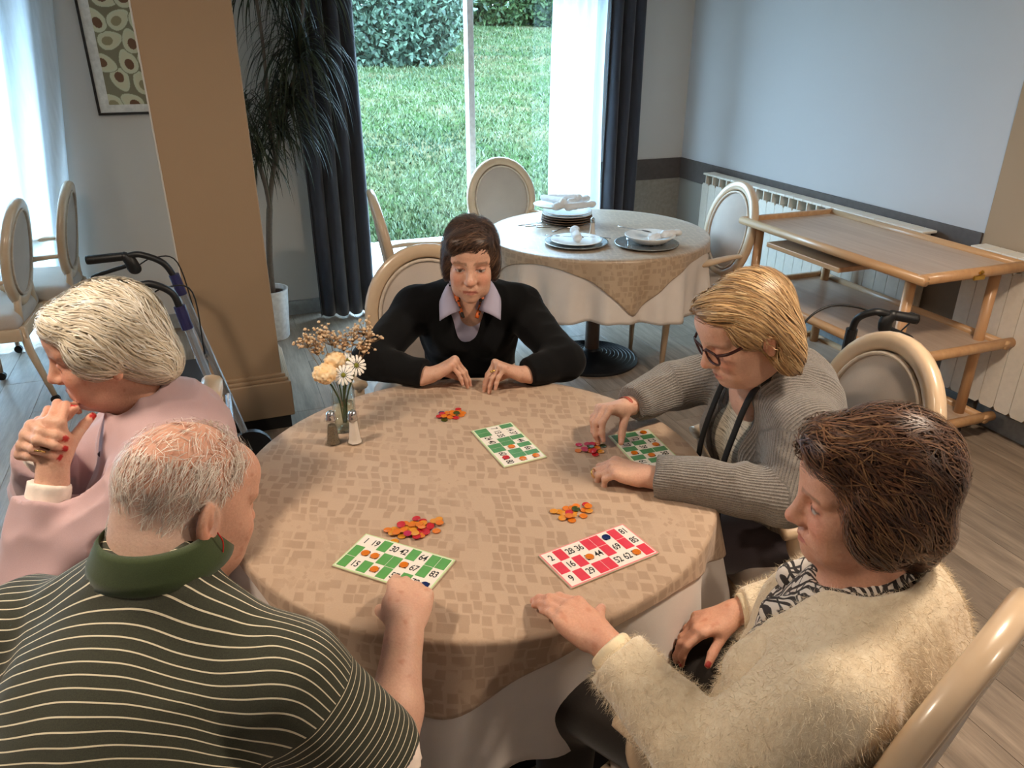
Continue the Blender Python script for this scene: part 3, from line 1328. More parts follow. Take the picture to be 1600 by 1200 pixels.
M_overlay = jacquard('beige_jacquard', (192, 165, 141), (174, 147, 124))
M_linen = fabric_mat('white_linen', (232, 222, 214), 0.85, 900, 0.1, 0.03)

T1 = (0.50, 1.57)
R1 = 0.575
TZ = 0.76
pedestal_table('round pedestal table under the beige card-game cloth', T1[0], T1[1], R1, 0.75)
tag(drape('tablecloth', T1[0], T1[1], R1, 0.754, lambda th: R1 + 0.30 + 0.02 * math.sin(3 * th + 1), 9, 0.045, M_linen, 4, flare=0.10),
    'long white tablecloth hanging under the beige square cloth of the card table', 'tablecloth')
tag(drape('table_overlay', T1[0], T1[1], R1 + 0.006, 0.7585, square_edge(0.606, math.radians(-118 + 45), 4.6), 9, 0.045, M_overlay, 4, flare=0.11),
    'beige patterned square cloth spread over the card table', 'tablecloth')

T2 = (1.93, 3.76)
R2 = 0.60
pedestal_table('round pedestal table laid with plates beside the garden window', T2[0], T2[1], R2, 0.75)
tag(drape('tablecloth', T2[0], T2[1], R2, 0.754, lambda th: R2 + 0.33 + 0.02 * math.sin(4 * th), 13, 0.035, M_linen, 14, flare=0.04),
    'long white tablecloth hanging from the laid table by the window', 'tablecloth')
tag(drape('table_overlay', T2[0], T2[1], R2 + 0.006, 0.7585, square_edge(0.650, math.radians(-98 + 45)), 13, 0.035, jacquard('taupe_jacquard', (190, 165, 138), (172, 147, 121), 36.0, 0.36, 0.8), 14, flare=0.05),
    'taupe square cloth with a hanging corner on the laid table', 'tablecloth')

# ------------------------------------------------------------------ chairs in place
place_chair(chair0, 2.42, 3.57, (-0.93, 0.10), 'armchair with round back turned to the radiator side of the laid table', G2)
place_chair(chair0, 1.78, 4.60, (0.1, -1.0), 'armchair with round back standing in front of the garden window', G2)
place_chair(chair0, 1.02, 3.98, (1.0, -0.12), 'armchair with round back next to the charcoal curtain and plant', G2)
place_chair(chairC0, -1.20, 4.42, (-1.0, 0.05), 'nearer of two armchairs facing the left window', G3)
place_chair(chairC0, -1.03, 4.86, (-1.0, 0.02), 'farther of two armchairs, against the sheer curtain at left', G3)
# ------------------------------------------------------------------ serving trolley
def trolley():
    e = thing('serving_trolley', 'pale wooden three tier serving trolley in front of the radiators', 'trolley', (2.90, 2.80, 0))
    hx, hy = 0.30, 0.60
    def tier(name, z, drop_rim):
        MB().box((-hx + 0.02, -hy + 0.03, z - 0.012), (hx - 0.02, hy - 0.03, z), 0.002).build(name, M_shelf, e)
        for s in (-1, 1):
            m = MB()
            m.tube([(s * (hx - 0.008), -hy - 0.01, z + 0.002), (s * (hx - 0.008), hy, z + 0.002)], 0.021, 12)
            m.build('side_rail', M_trolley, e, True)
        m = MB()
        m.tube([(-hx + 0.0, -hy + 0.012, z + 0.004), (hx + 0.05, -hy + 0.012, z + 0.004)], 0.023, 12)
        m.build('end_rail', M_trolley_leg, e, True)
        m = MB()
        m.box((-hx, hy - 0.03, z - 0.02), (hx, hy - 0.005, z + 0.024), 0.006)
        m.build('end_board', M_trolley, e, angle=35)
    tier('top_shelf', 0.842, 0)
    tier('middle_shelf', 0.485, 0)
    tier('bottom_shelf', 0.115, 0)
    for sx in (-1, 1):
        for sy in (-1, 1):
            m = MB()
            m.tube([(sx * (hx - 0.055), sy * (hy - 0.10), 0.05), (sx * (hx - 0.055), sy * (hy - 0.10), 0.835)], 0.023, 14)
            lg = m.build('post', M_trolley_leg, e, True)
            MB().tube([(sx * (hx - 0.055) - 0.012, sy * (hy - 0.10), 0.026), (sx * (hx - 0.055) + 0.012, sy * (hy - 0.10), 0.026)], 0.026, 14).build('caster', M_blackplastic, lg)
    MB().box((-hx + 0.01, -0.14, 0.752), (hx - 0.1, 0.38, 0.776), 0.003).build('pull_out_board', M_trolley, e)
    b = MB()
    b.box((-0.03, -hy - 0.016, 0.822), (0.03, -hy - 0.006, 0.842), 0.003)
    b.tube([(-0.0, -hy - 0.012, 0.85), (0.0, -hy - 0.022, 0.86)], 0.008, 10)
    b.build('catch', plain('brass', (190, 150, 70), 0.3, 0.9), e)
    return e


trolley()

# ------------------------------------------------------------------ walking frames
def rollator(label, grips, lower, seat, clamp=(38, 36, 80), group='walking frames with brake handles'):
    """grips: list of (grip end, grip front, frame joint, foot) polylines in world space"""
    base = grips[0][-1]
    e = thing('walker', label, 'walker', (base[0], base[1], 0), 0, group)
    off = Vector((base[0], base[1], 0))
    for g0, g1, jt, ft in grips:
        g0, g1, jt, ft = [Vector(p) - off for p in (g0, g1, jt, ft)]
        d = (g1 - g0).normalized()
        MB().tube([g0, g0 + d * 0.01, g1 - d * 0.01, g1], [0.017, 0.0175, 0.0165, 0.015], 14).build('grip', M_blackplastic, e, True)
        m = MB()
        pts = spline([g1, g1 + d * 0.05, (g1 + jt) / 2 + d * 0.045 + Vector((0, 0, 0.012)), jt], 6)
        m.tube(pts, 0.0125, 12)
        m.build('handlebar', M_blackplastic, e, True)
        # brake housing and lever
        hs = SDF()
        c = V(*(g1 + d * 0.01 + Vector((0, 0, -0.03))))
        hs.ell(c, (0.022, 0.017, 0.033), k=0.01)
        hs.ell(c + V(0.008, 0, -0.022), (0.024, 0.016, 0.022), k=0.015)
        hs.cone(V(*(g1 - d * 0.01)), c, 0.018, 0.016, 0.012)
        v, q = hs.mesh(0.006)
        br = mesh_from('brake_housing', v, q, M_blackplastic, e)
        m = MB()
        m.tube(spline([Vector(c) + Vector((-0.01, 0, -0.006)), g0 + d * 0.07 + Vector((0, 0, -0.052)), g0 + d * 0.015 + Vector((0, 0, -0.064)), g0 + Vector((0, 0, -0.075))], 5), [0.008] * 8 + [0.007] * 8, 8)
        m.build('brake_lever', M_castiron, br, True)
        m = MB()
        m.tube(spline([Vector(c) + Vector((0.02, 0, -0.01)), Vector(c) + Vector((0.08, 0.02, 0.01)), Vector(c) + Vector((0.16, 0.03, -0.02)), jt + Vector((0.05, 0.02, -0.18))], 6), 0.0028, 6)
        m.build('brake_cable', M_cable, br, True)
        m = MB()
        m.tube([jt + Vector((0, 0, 0.01)), ft + Vector((0, 0, 0.09))], [0.0155, 0.0155], 8)
        m.build('frame_tube', M_chrome, e)
        MB().tube([jt + (jt - ft).normalized() * 0.015, jt - (jt - ft).normalized() * 0.07], 0.02, 12).build('clamp', plain('clamp_%d' % clamp[2], clamp, 0.4), e)
        MB().tube([ft + Vector((0, -0.014, 0.09)), ft + Vector((0, 0.014, 0.09))], [0.09, 0.09], 24).build('wheel', M_blackplastic, e, angle=40)
    for a, b_ in lower:
        MB().tube([Vector(a) - off, Vector(b_) - off], 0.0135, 10).build('cross_tube', M_chrome, e)
    if seat:
        lo, hi = seat
        MB().box(Vector(lo) - off, Vector(hi) - off, 0.02).build('seat_pad', M_blackplastic, e)
    return e


rollator('black handled walker with silver frame behind the white haired person',
         [((-0.50, 3.25, 0.965), (-0.355, 3.22, 0.975), (-0.20, 3.19, 0.88), (-0.02, 3.17, 0.0)),
          ((-0.44, 2.80, 0.965), (-0.30, 2.785, 0.975), (-0.175, 2.77, 0.88), (-0.03, 2.72, 0.0))],
         [((-0.08, 3.18, 0.36), (-0.08, 2.76, 0.36)), ((-0.42, 3.2, 0.05), (-0.14, 3.18, 0.56)), ((-0.40, 2.78, 0.05), (-0.12, 2.765, 0.56))],
         ((-0.36, 2.80, 0.52), (-0.13, 3.14, 0.56)))
rollator('black handled walker with a looped cable beside the wooden trolley',
         [((2.145, 1.80, 0.875), (2.06, 1.84, 0.89), (2.00, 1.93, 0.80), (2.00, 1.96, 0.0))],
         [((2.00, 1.96, 0.5), (2.33, 2.0, 0.5)), ((2.33, 2.0, 0.0), (2.33, 2.0, 0.55))], None, (24, 24, 26))
m = MB()
m.tube(spline([(2.09, 1.86, 0.86), (1.99, 1.92, 0.90), (1.88, 1.95, 0.90), (1.80, 1.96, 0.82), (1.80, 1.96, 0.6)], 8), 0.004, 6)
tag(m.build('cable', M_cable, None, True), 'thin black cable arching beside the walker at the trolley', 'cable')

# ------------------------------------------------------------------ potted plant with drooping leaves
def plant():
    e = thing('potted_plant', 'tall potted plant with drooping dark leaves beside the tan pillar', 'plant', (0.215, 4.80, 0))
    MB().lathe([(0.085, 0.0), (0.092, 0.01), (0.112, 0.30), (0.116, 0.318), (0.106, 0.318), (0.100, 0.29)], 32, cap1=False).build('pot', plain('white_pot', (232, 232, 232), 0.35), e, angle=40)
    MB().lathe([(0.10, 0.285), (0.05, 0.292), (0.004, 0.29)], 20).build('soil', plain('soil', (62, 36, 32), 0.95), e)
    bark = plain('grey_bark', (104, 92, 80), 0.9, bmp=0.5, nscale=60)
    m = MB()
    m.tube(spline([(0.02, 0, 0.28), (0.03, 0.01, 0.5), (0.06, 0.02, 0.75), (0.10, 0.03, 0.95), (0.16, 0.03, 1.15), (0.24, 0.02, 1.38), (0.32, 0.0, 1.62), (0.40, -0.02, 2.0)], 5), [0.019] * 12 + [0.015] * 12 + [0.011] * 12, 10)
    m.tube(spline([(0.07, 0.02, 0.78), (0.06, 0.0, 0.95), (0.02, -0.03, 1.15), (-0.02, -0.04, 1.32)], 5), [0.013] * 8 + [0.010] * 8, 8)
    m.tube(spline([(0.14, 0.03, 1.05), (0.13, 0.0, 1.3), (0.14, -0.05, 1.7), (0.13, -0.06, 2.02)], 5), [0.012] * 8 + [0.009] * 8, 8)
    m.build('trunk', bark, e, True)
    lm = leaf_mat('drooping_leaf', (22, 30, 22), (62, 70, 48))
    heads = [(-0.02, -0.04, 1.34, 0.44, 55), (0.13, -0.06, 2.03, 0.52, 70), (0.25, 0.0, 1.42, 0.50, 70), (0.33, -0.01, 1.66, 0.52, 80), (0.40, -0.02, 2.05, 0.55, 70), (0.19, 0.0, 1.24, 0.42, 45), (0.05, -0.02, 1.12, 0.36, 40)]
    for hx, hy, hz, L, n in heads:
        n = int(n * 2.2)
        t = rng.random(n) * 2 * PI
        el = rng.uniform(0.1, 1.2, n)
        d = np.stack([np.cos(t) * np.cos(el) * 0.75, np.sin(t) * np.cos(el) * 0.45, np.sin(el)], 1)
        ln = L * rng.uniform(0.7, 1.15, n)
        segs = 9
        side = np.stack([-np.sin(t), np.cos(t), np.zeros(n)], 1)
        p = np.tile(np.array((hx, hy, hz - 0.02)), (n, 1)) + rng.normal(size=(n, 3)) * np.array((0.008, 0.008, 0.03))
        vs_ = []
        w0 = rng.uniform(0.007, 0.014, n)
        for s in range(segs + 1):
            tt = s / segs
            w_ = w0 * (0.5 + 1.6 * tt if tt < 0.3 else (1.0 - (tt - 0.3) / 0.7 * 0.95))
            vs_.append(p - side * w_[:, None] / 2)
            vs_.append(p + side * w_[:, None] / 2)
            p = p + d * (ln / segs)[:, None]
            d = d + np.array((0, 0, -0.42))
            d /= np.linalg.norm(d, axis=1, keepdims=True)
        vv = np.stack(vs_, 1).reshape(-1, 3)
        st = (segs + 1) * 2
        q = np.concatenate([np.stack([np.arange(n) * st + 2 * s, np.arange(n) * st + 2 * s + 1, np.arange(n) * st + 2 * s + 3, np.arange(n) * st + 2 * s + 2], 1) for s in range(segs)])
        o = mesh_from('leaf_crown', vv, q, lm, e, True, {'rnd': np.repeat(rng.random(n), st)})
        o['kind'] = 'stuff'


plant()

# ------------------------------------------------------------------ framed picture of halved avocados
def picture():
    x0, x1, z0, z1 = -0.565, -0.045, 1.325, 2.05
    e = thing('framed_picture', 'black framed print of halved avocados on the wall', 'picture', ((x0 + x1) / 2, Y1, z0))
    cx, cz = (x0 + x1) / 2, z0
    fr = MB()
    t = 0.013
    w, h = (x1 - x0) / 2, z1 - z0
    fr.box((-w, -0.028, 0), (w, 0, t), 0.002).box((-w, -0.028, h - t), (w, 0, h), 0.002)
    fr.box((-w, -0.028, t), (-w + t, 0, h - t), 0.002).box((w - t, -0.028, t), (w, 0, h - t), 0.002)
    fr.build('frame', M_black, e)
    MB().box((-w + t, -0.014, t), (w - t, -0.008, h - t)).build('mat_board', plain('mat_board', (226, 224, 220), 0.8), e)
    # printed sheet with coloured print
    a, b0, b1 = w - 0.065, 0.055, h - 0.05
    nx, nz = 150, 210
    gx_, gz_ = np.meshgrid(np.linspace(-a, a, nx), np.linspace(b0, b1, nz))
    P = np.stack([gx_.ravel(), gz_.ravel()], 1)
    col = np.tile(np.array(lin((128, 122, 98))[:3]), (len(P), 1))
    r = random.Random(4)
    k = 0
    for row in range(7):
        for c in range(5):
            px = -a + 0.02 + c * 0.112 + (0.056 if row % 2 else 0) + r.uniform(-0.012, 0.012)
            pz = b0 + 0.02 + row * 0.104 + r.uniform(-0.012, 0.012)
            an = r.uniform(0, 6.28)
            ca, sa = math.cos(an), math.sin(an)
            u = (P[:, 0] - px) * ca + (P[:, 1] - pz) * sa
            v_ = -(P[:, 0] - px) * sa + (P[:, 1] - pz) * ca
            ww = 0.049 * (1 - 0.30 * np.clip(u / 0.075, -1, 1))
            dd_ = np.sqrt((u / 0.070) ** 2 + (v_ / ww) ** 2)
            for lim, cc in ((1.0, (132, 130, 100)), (0.93, (204, 204, 176)), (0.72, (208, 203, 172))):
                col[dd_ < lim] = lin(cc)[:3]
            pit = np.sqrt(((u + 0.016) / 0.029) ** 2 + (v_ / 0.023) ** 2)
            pc = (112, 78, 54) if k % 3 else (150, 140, 106)
            col[pit < 1] = lin(pc)[:3]
            k += 1
    q = np.arange(nx * nz).reshape(nz, nx)
    q = np.stack([q[:-1, :-1], q[:-1, 1:], q[1:, 1:], q[1:, :-1]], -1).reshape(-1, 4)
    m, nt, b = new_mat('avocado_print')
    at = N(nt, 'ShaderNodeAttribute', attribute_name='col')
    nt.links.new(at.outputs['Color'], b.inputs['Base Color'])
    b.inputs['Roughness'].default_value = 0.6
    mesh_from('print', np.stack([P[:, 0], np.full(len(P), -0.0155), P[:, 1]], 1), q, m, e, False, {'col': col})


picture()

# ------------------------------------------------------------------ tableware on the laid table
M_china = plain('white_china', (236, 236, 234), 0.2, var=0.02)
M_silver = plain('polished_steel', (205, 208, 212), 0.18, 1.0, 0.02)
M_charger = plain('grey_charger', (150, 152, 150), 0.25, 0.5, 0.05)
M_basket = plain('brown_placemat', (112, 88, 70), 0.7)
M_napkin = fabric_mat('white_napkin', (238, 240, 242), 0.9, 800, 0.1, 0.03)


def clear_glass(name, tint=(1, 1, 1, 1), rough=0.02, ior=1.45):
    """thin clear glass: sees through with reflections at grazing angles"""
    m, nt, b = new_mat(name)
    out = nt.nodes['Material Output']
    tr = nt.nodes.new('ShaderNodeBsdfTransparent')
    tr.inputs[0].default_value = tint
    gl = nt.nodes.new('ShaderNodeBsdfGlossy')
    gl.inputs['Roughness'].default_value = rough
    mx = nt.nodes.new('ShaderNodeMixShader')
    nt.links.new(facing_gloss(nt, 0.04, 0.7), mx.inputs[0])
    nt.links.new(tr.outputs[0], mx.inputs[1])
    nt.links.new(gl.outputs[0], mx.inputs[2])
    nt.links.new(mx.outputs[0], out.inputs[0])
    return m


M_clear = clear_glass('clear_glass', (0.96, 0.97, 0.96, 1))
ZT = 0.7605


def plate(label, x, y, r, mat, z=ZT, rim=0.012, group=None):
    m = MB()
    m.lathe([(r * 0.62, 0.0), (r * 0.66, 0.004), (r, rim), (r, rim + 0.003), (r * 0.97, rim + 0.003), (r * 0.66, 0.0065), (r * 0.3, 0.0055), (0.002, 0.0055)], 44)
    o = m.build('plate', mat, None, True)
    o.location = (x, y, z)
    return tag(o, label, 'plate', group)


def cutlery(kind, label, x, y, z, ang, tilt=0.0, group='cutlery on the laid table'):
    L = 0.19
    m = MB()
    m.tube([(-L / 2, 0, 0.002), (-L / 2 + 0.05, 0, 0.002), (0.01, 0, 0.003), (0.03, 0, 0.004)], [0.0075, 0.006, 0.0035, 0.003], 8, flat=((0, 0, 1), 0.35))
    if kind == 'knife':
        m.prism([(0.03, -0.004), (0.11, -0.007), (0.115, 0.002), (0.10, 0.007), (0.03, 0.006)], 0.002, 0.0042)
    elif kind == 'fork':
        m.prism([(0.028, -0.004), (0.05, -0.011), (0.065, -0.0115), (0.065, 0.0115), (0.05, 0.011), (0.028, 0.004)], 0.003, 0.005)
        for k in range(4):
            yy_ = -0.0095 + k * 0.0063
            m.box((0.063, yy_ - 0.0015, 0.003), (0.105, yy_ + 0.0015, 0.005))
    else:
        M_ = Matrix.Translation((0.06, 0, 0.004)) @ Matrix.Diagonal((1.5, 1.0, 0.28, 1))
        m.lathe([(0.001, -0.018), (0.010, -0.014), (0.017, -0.005), (0.0195, 0.003), (0.018, 0.003), (0.009, -0.006), (0.001, -0.009)], 18, M_)
    o = m.build(kind, M_silver, None, True)
    o.location = (x, y, z)
    o.rotation_euler = (0, tilt, ang)
    return tag(o, label, 'cutlery', group)


def napkin_roll(label, x, y, z, ang, L=0.15, r=0.019, tilt=0.0):
    s = SDF()
    d = V(math.cos(ang) * math.cos(tilt), math.sin(ang) * math.cos(tilt), math.sin(tilt)) * L / 2
    s.cone(V(0, 0, 0) - d, d, r * 1.1, r * 0.8, 0.01)
    sd = V(-math.sin(ang), math.cos(ang), 0)
    s.cone(-d + sd * r * 0.7, d * 0.7 + sd * r * 0.9, r * 0.6, r * 0.5, 0.006)
    s.ell(d * 0.9, (r * 1.2, r * 1.1, r * 0.8), k=0.01)
    v, q = s.mesh(0.004, disp=lambda P: 0.003 * vnoise(P, 90, int(abs(x) * 100)))
    o = mesh_from('napkin', v, q, M_napkin)
    o.location = (x, y, z)
    return tag(o, label, 'napkin', 'napkins on the laid table')


plate('silver grey charger plate with cutlery, nearer the card table', 1.705, 3.55, 0.165, M_charger)
plate('clear glass plate inside the silver grey charger', 1.705, 3.55, 0.135, M_china, ZT + 0.012)
plate('silver grey charger plate under the soup plate near the radiator side', 2.03, 3.395, 0.165, M_charger)
plate('white soup plate with a spoon resting in it', 2.05, 3.40, 0.13, M_china, ZT + 0.016, 0.035)
cutlery('fork', 'fork lying across the glass plate', 1.65, 3.57, ZT + 0.036, 2.6)
cutlery('knife', 'knife lying on the glass plate beside a napkin', 1.76, 3.52, ZT + 0.036, -0.7)
cutlery('spoon', 'spoon leaning on the rim of the white soup plate', 1.99, 3.45, ZT + 0.07, -0.25, 0.2)
cutlery('knife', 'knife under the soup plate rim on the charger', 1.925, 3.40, ZT + 0.022, 1.1)
napkin_roll('rolled white napkin lying on the glass plate', 1.71, 3.565, ZT + 0.05, 1.3, 0.10, 0.02, 0.25)
napkin_roll('white napkin tucked at the far side of the soup plate', 2.16, 3.375, ZT + 0.055, 0.1, 0.09)
napkin_roll('folded white napkin inside the soup plate', 2.08, 3.385, ZT + 0.045, 0.4, 0.08)
for k in range(5):
    plate(('lowest brown plate', 'second brown plate from below', 'third brown plate from below', 'fourth plate from below, white,', 'fifth plate from below, white,')[k] + ' in the stack on the laid table', 1.87, 4.03, 0.15 - 0.002 * k, M_basket if k < 3 else M_china, ZT + 0.013 * k, 0.014, 'stacked plates on the laid table')
plate('white plate lying askew on top of the plate stack', 1.80, 4.07, 0.115, M_china, ZT + 0.085, 0.016)
for k, (dx, dy, dz, a, lab) in enumerate(((-0.02, -0.02, 0.105, 0.4, 'rolled napkin lying lowest across the plate stack'), (0.06, -0.05, 0.10, 0.15, 'rolled napkin nearest the salt shaker on the plate stack'), (0.08, 0.02, 0.115, 0.5, 'rolled napkin at the curtain side of the plate stack'), (-0.07, 0.04, 0.125, 1.9, 'crumpled napkin on the upper plate of the stack'), (0.0, 0.05, 0.13, 2.6, 'topmost napkin on the plate stack'))):
    napkin_roll(lab, 1.87 + dx, 4.03 + dy, ZT + dz, a, 0.17, 0.02)
cutlery('knife', 'knife lying farthest left beside the plate stack', 1.67, 4.06, ZT, 0.15)
cutlery('fork', 'fork between knife and plate stack', 1.70, 4.0, ZT, -0.2)
cutlery('spoon', 'spoon lying in front of the plate stack', 1.78, 3.88, ZT, 0.5)
cutlery('knife', 'dark reflecting knife in front of the plate stack', 1.74, 3.93, ZT, -0.45)

# ------------------------------------------------------------------ shakers
def shaker(label, x, y, content, ccol):
    e = thing('condiment_shaker', label, 'shaker', (x, y, ZT), 0.2, 'glass salt and pepper shakers')
    n8 = 8
    m = MB()
    m.lathe([(0.021, 0.0), (0.0225, 0.003), (0.0175, 0.012), (0.0135, 0.05), (0.0125, 0.070)], n8)
    m.build('glass_body', M_clear, e)
    m = MB()
    m.lathe([(0.0185, 0.004), (0.0158, 0.013), (0.0118, 0.05), (0.0108, 0.050 + content)], n8)
    m.build('filling', ccol, e)
    m = MB()
    m.lathe([(0.0135, 0.069), (0.014, 0.074), (0.012, 0.078), (0.0125, 0.084), (0.010, 0.092), (0.004, 0.0965), (0.0005, 0.097)], 16)
    m.build('cap', M_silver, e, True)
    return e


M_salt = plain('table_salt', (240, 228, 218), 0.9, var=0.02)
M_pepper = plain('ground_pepper', (112, 98, 80), 0.95, var=0.25, nscale=500)
shaker('glass pepper shaker, darker one in front of the flower vase', 0.193, 1.843, 0.005, M_pepper)
shaker('glass salt shaker filled white in front of the flower vase', 0.247, 1.826, 0.018, M_salt)
shaker('salt shaker standing on the laid table by the window', 1.865, 3.69, 0.018, M_salt)

# ------------------------------------------------------------------ vase with flowers
def vase():
    x, y = 0.238, 1.915
    e = thing('flower_vase', 'small glass vase with cream flowers and dried gypsophila', 'vase', (x, y, ZT))
    def sq(r, z, rr=0.4):
        pts = []
        for k in range(24):
            t = 2 * PI * k / 24
            c, s = math.cos(t), math.sin(t)
            f = 1 / ((abs(c) ** 4 + abs(s) ** 4) ** 0.25)
            pts.append((r * f * c, r * f * s, z))
        return pts
    def shell(rings, name, mat):
        vs, fs = [], []
        for rg in rings:
            vs += rg
        for i in range(len(rings) - 1):
            for k in range(24):
                k2 = (k + 1) % 24
                fs.append((i * 24 + k, i * 24 + k2, (i + 1) * 24 + k2, (i + 1) * 24 + k))
        fs.append(tuple(reversed(range(24))))
        fs.append(tuple(range((len(rings) - 1) * 24, len(rings) * 24)))
        return mesh_from(name, vs, fs, mat, e, True)
    shell([sq(0.0285, 0.0), sq(0.030, 0.003), sq(0.030, 0.128), sq(0.0285, 0.130), sq(0.0275, 0.128), sq(0.027, 0.012), sq(0.002, 0.010)], 'glass_vase', clear_glass('vase_glass', (0.95, 0.975, 0.955, 1)))
    shell([sq(0.0268, 0.0105), sq(0.0268, 0.075), sq(0.001, 0.075)], 'water', clear_glass('vase_water', (0.93, 0.96, 0.94, 1)))
    stem = plain('flower_stem', (70, 92, 48), 0.6)
    white = leaf_mat('cream_petal', (244, 226, 190), (252, 208, 150))
    wht = leaf_mat('white_petal', (250, 246, 238), (238, 230, 214))
    heads = [(-0.042, -0.015, 0.178, 0.031, 'c'), (-0.008, 0.018, 0.198, 0.027, 'c'), (0.004, -0.028, 0.172, 0.027, 'd'), (0.042, -0.008, 0.186, 0.028, 'd'), (0.025, 0.02, 0.192, 0.022, 'd2')]
    for hx, hy, hz, r, k in heads:
        f = MB()
        f.tube(spline([(hx * 0.1, hy * 0.1, 0.02), (hx * 0.3, hy * 0.4, 0.10), (hx, hy, hz - 0.006)], 5), 0.0022, 6)
        fo = f.build('flower', stem, e, True)
        if k == 'c':
            # ruffled carnation
            s = SDF().ell((hx, hy, hz), (r, r, r * 0.82))
            v, q = s.mesh(0.0028, disp=lambda P: 0.0045 * vnoise(P, 150, 3) + 0.003 * vnoise(P, 320, 5))
            mesh_from('blossom', v, q, white, fo, True, {'rnd': np.clip(0.5 + 0.5 * vnoise(v, 120, 2), 0, 1)})
        else:
            n_ = 14
            tilt = Matrix.Rotation(1.05, 3, 'X') @ Matrix.Rotation(0.25 * (1 if hx > 0.01 else -1), 3, 'Y')
            vs, fs = [], []
            for i in range(n_):
                a = 2 * PI * i / n_
                da = 0.19
                for (rr, aa, zz_) in ((0.22, 0, 0.002), (0.6, -da, 0.004), (0.62, da, 0.004), (0.95, -da * 0.7, 0.001), (0.97, da * 0.7, 0.001), (1.05, 0, -0.001)):
                    p = tilt @ Vector((math.cos(a + aa) * rr * r, math.sin(a + aa) * rr * r, zz_ + 0.0015 * (i % 2)))
                    vs.append((hx + p.x, hy + p.y, hz + p.z))
                o_ = i * 6
                fs += [(o_, o_ + 1, o_ + 2), (o_ + 1, o_ + 3, o_ + 4, o_ + 2), (o_ + 3, o_ + 5, o_ + 4)]
            p_ = mesh_from('petals', vs, fs, wht, fo, True, {'rnd': np.zeros(len(vs))})
            d_ = MB().lathe([(0.0001, -0.003), (0.006, 0.0), (0.0065, 0.003), (0.004, 0.006), (0.0005, 0.0068)], 12, Matrix.Translation((hx, hy, hz)) @ tilt.to_4x4())
            d_.build('flower_centre', plain('green_centre', (128, 130, 44), 0.8), fo, True)
    # gypsophila sprays: thin stalks with many tiny dried heads
    st, hv, hq = MB(), [], []
    ico = bmesh.new()
    bmesh.ops.create_icosphere(ico, subdivisions=1, radius=1)
    iv = np.array([v.co[:] for v in ico.verts])
    iff = np.array([[v.index for v in f.verts] for f in ico.faces])
    ico.free()
    r = random.Random(5)
    cnt = 0
    for cx_, cy_, cz_, sp in ((-0.075, 0.02, 0.262, 0.026), (-0.03, 0.03, 0.272, 0.030), (-0.01, 0.045, 0.25, 0.032), (0.045, 0.03, 0.258, 0.034), (0.075, 0.02, 0.278, 0.026), (0.085, 0.03, 0.245, 0.024), (0.07, 0.02, 0.222, 0.022), (0.02, 0.04, 0.232, 0.024), (-0.05, 0.03, 0.235, 0.018)):
        st.tube(spline([(0, 0, 0.06), (cx_ * 0.4, cy_ * 0.4, 0.14), (cx_, cy_, cz_ - 0.02)], 4), 0.0009, 5)
        for _ in range(40):
            p = Vector((cx_ + r.gauss(0, sp * 0.55), cy_ + r.gauss(0, sp * 0.5), cz_ + r.gauss(0, sp * 0.42)))
            st.tube([(cx_, cy_, cz_ - 0.02), p], 0.0005, 3, caps=False)
            s = r.uniform(0.003, 0.0056)
            hv.append(iv * np.array((s, s, s * 0.8)) * (1 + 0.2 * rng.normal(size=(len(iv), 1))) + np.array(p))
            hq.append(iff + cnt * len(iv))
            cnt += 1
    a = st.build('gypsophila_stalks', plain('dry_stalk', (140, 116, 84), 0.8), e)
    a['kind'] = 'stuff'
    b = mesh_from('gypsophila_heads', np.concatenate(hv), np.concatenate(hq), leaf_mat('dry_gypsophila', (232, 206, 172), (206, 170, 132)), e, True, {'rnd': np.repeat(rng.random(cnt), len(iv))})
    b['kind'] = 'stuff'


vase()

# ------------------------------------------------------------------ number cards
M_card = plain('card_board', (240, 232, 222), 0.35, var=0.01)
M_cardedge = plain('card_edge', (196, 186, 160), 0.6)
M_green = plain('card_green', (92, 160, 84), 0.35, var=0.03)
M_green2 = plain('card_green_dark', (84, 146, 96), 0.35, var=0.03)
M_red = plain('card_red', (222, 58, 78), 0.35, var=0.03)
M_redline = plain('card_red_border', (232, 132, 136), 0.35, var=0.02)
M_greenline = plain('card_green_border', (198, 224, 168), 0.35, var=0.02)
M_ink = plain('black_ink', (24, 20, 20), 0.6, var=0.0)
font_cache = {}


def number_mesh(txt):
    if txt not in font_cache:
        cu = bpy.data.curves.new('number', 'FONT')
        cu.body = txt
        cu.size = 0.0235
        cu.align_x = 'CENTER'
        cu.align_y = 'CENTER'
        cu.offset = 0.0003
        cu.space_character = 0.92
        o = bpy.data.objects.new('tmp_number', cu)
        COL.objects.link(o)
        dg = bpy.context.evaluated_depsgraph_get()
        me = bpy.data.meshes.new_from_object(o.evaluated_get(dg))
        bpy.data.objects.remove(o)
        for v in me.vertices:
            v.co.x *= 0.80
            v.co.y *= 1.12
        me.materials.clear()
        me.materials.append(M_ink)
        font_cache[txt] = me
    return font_cache[txt]


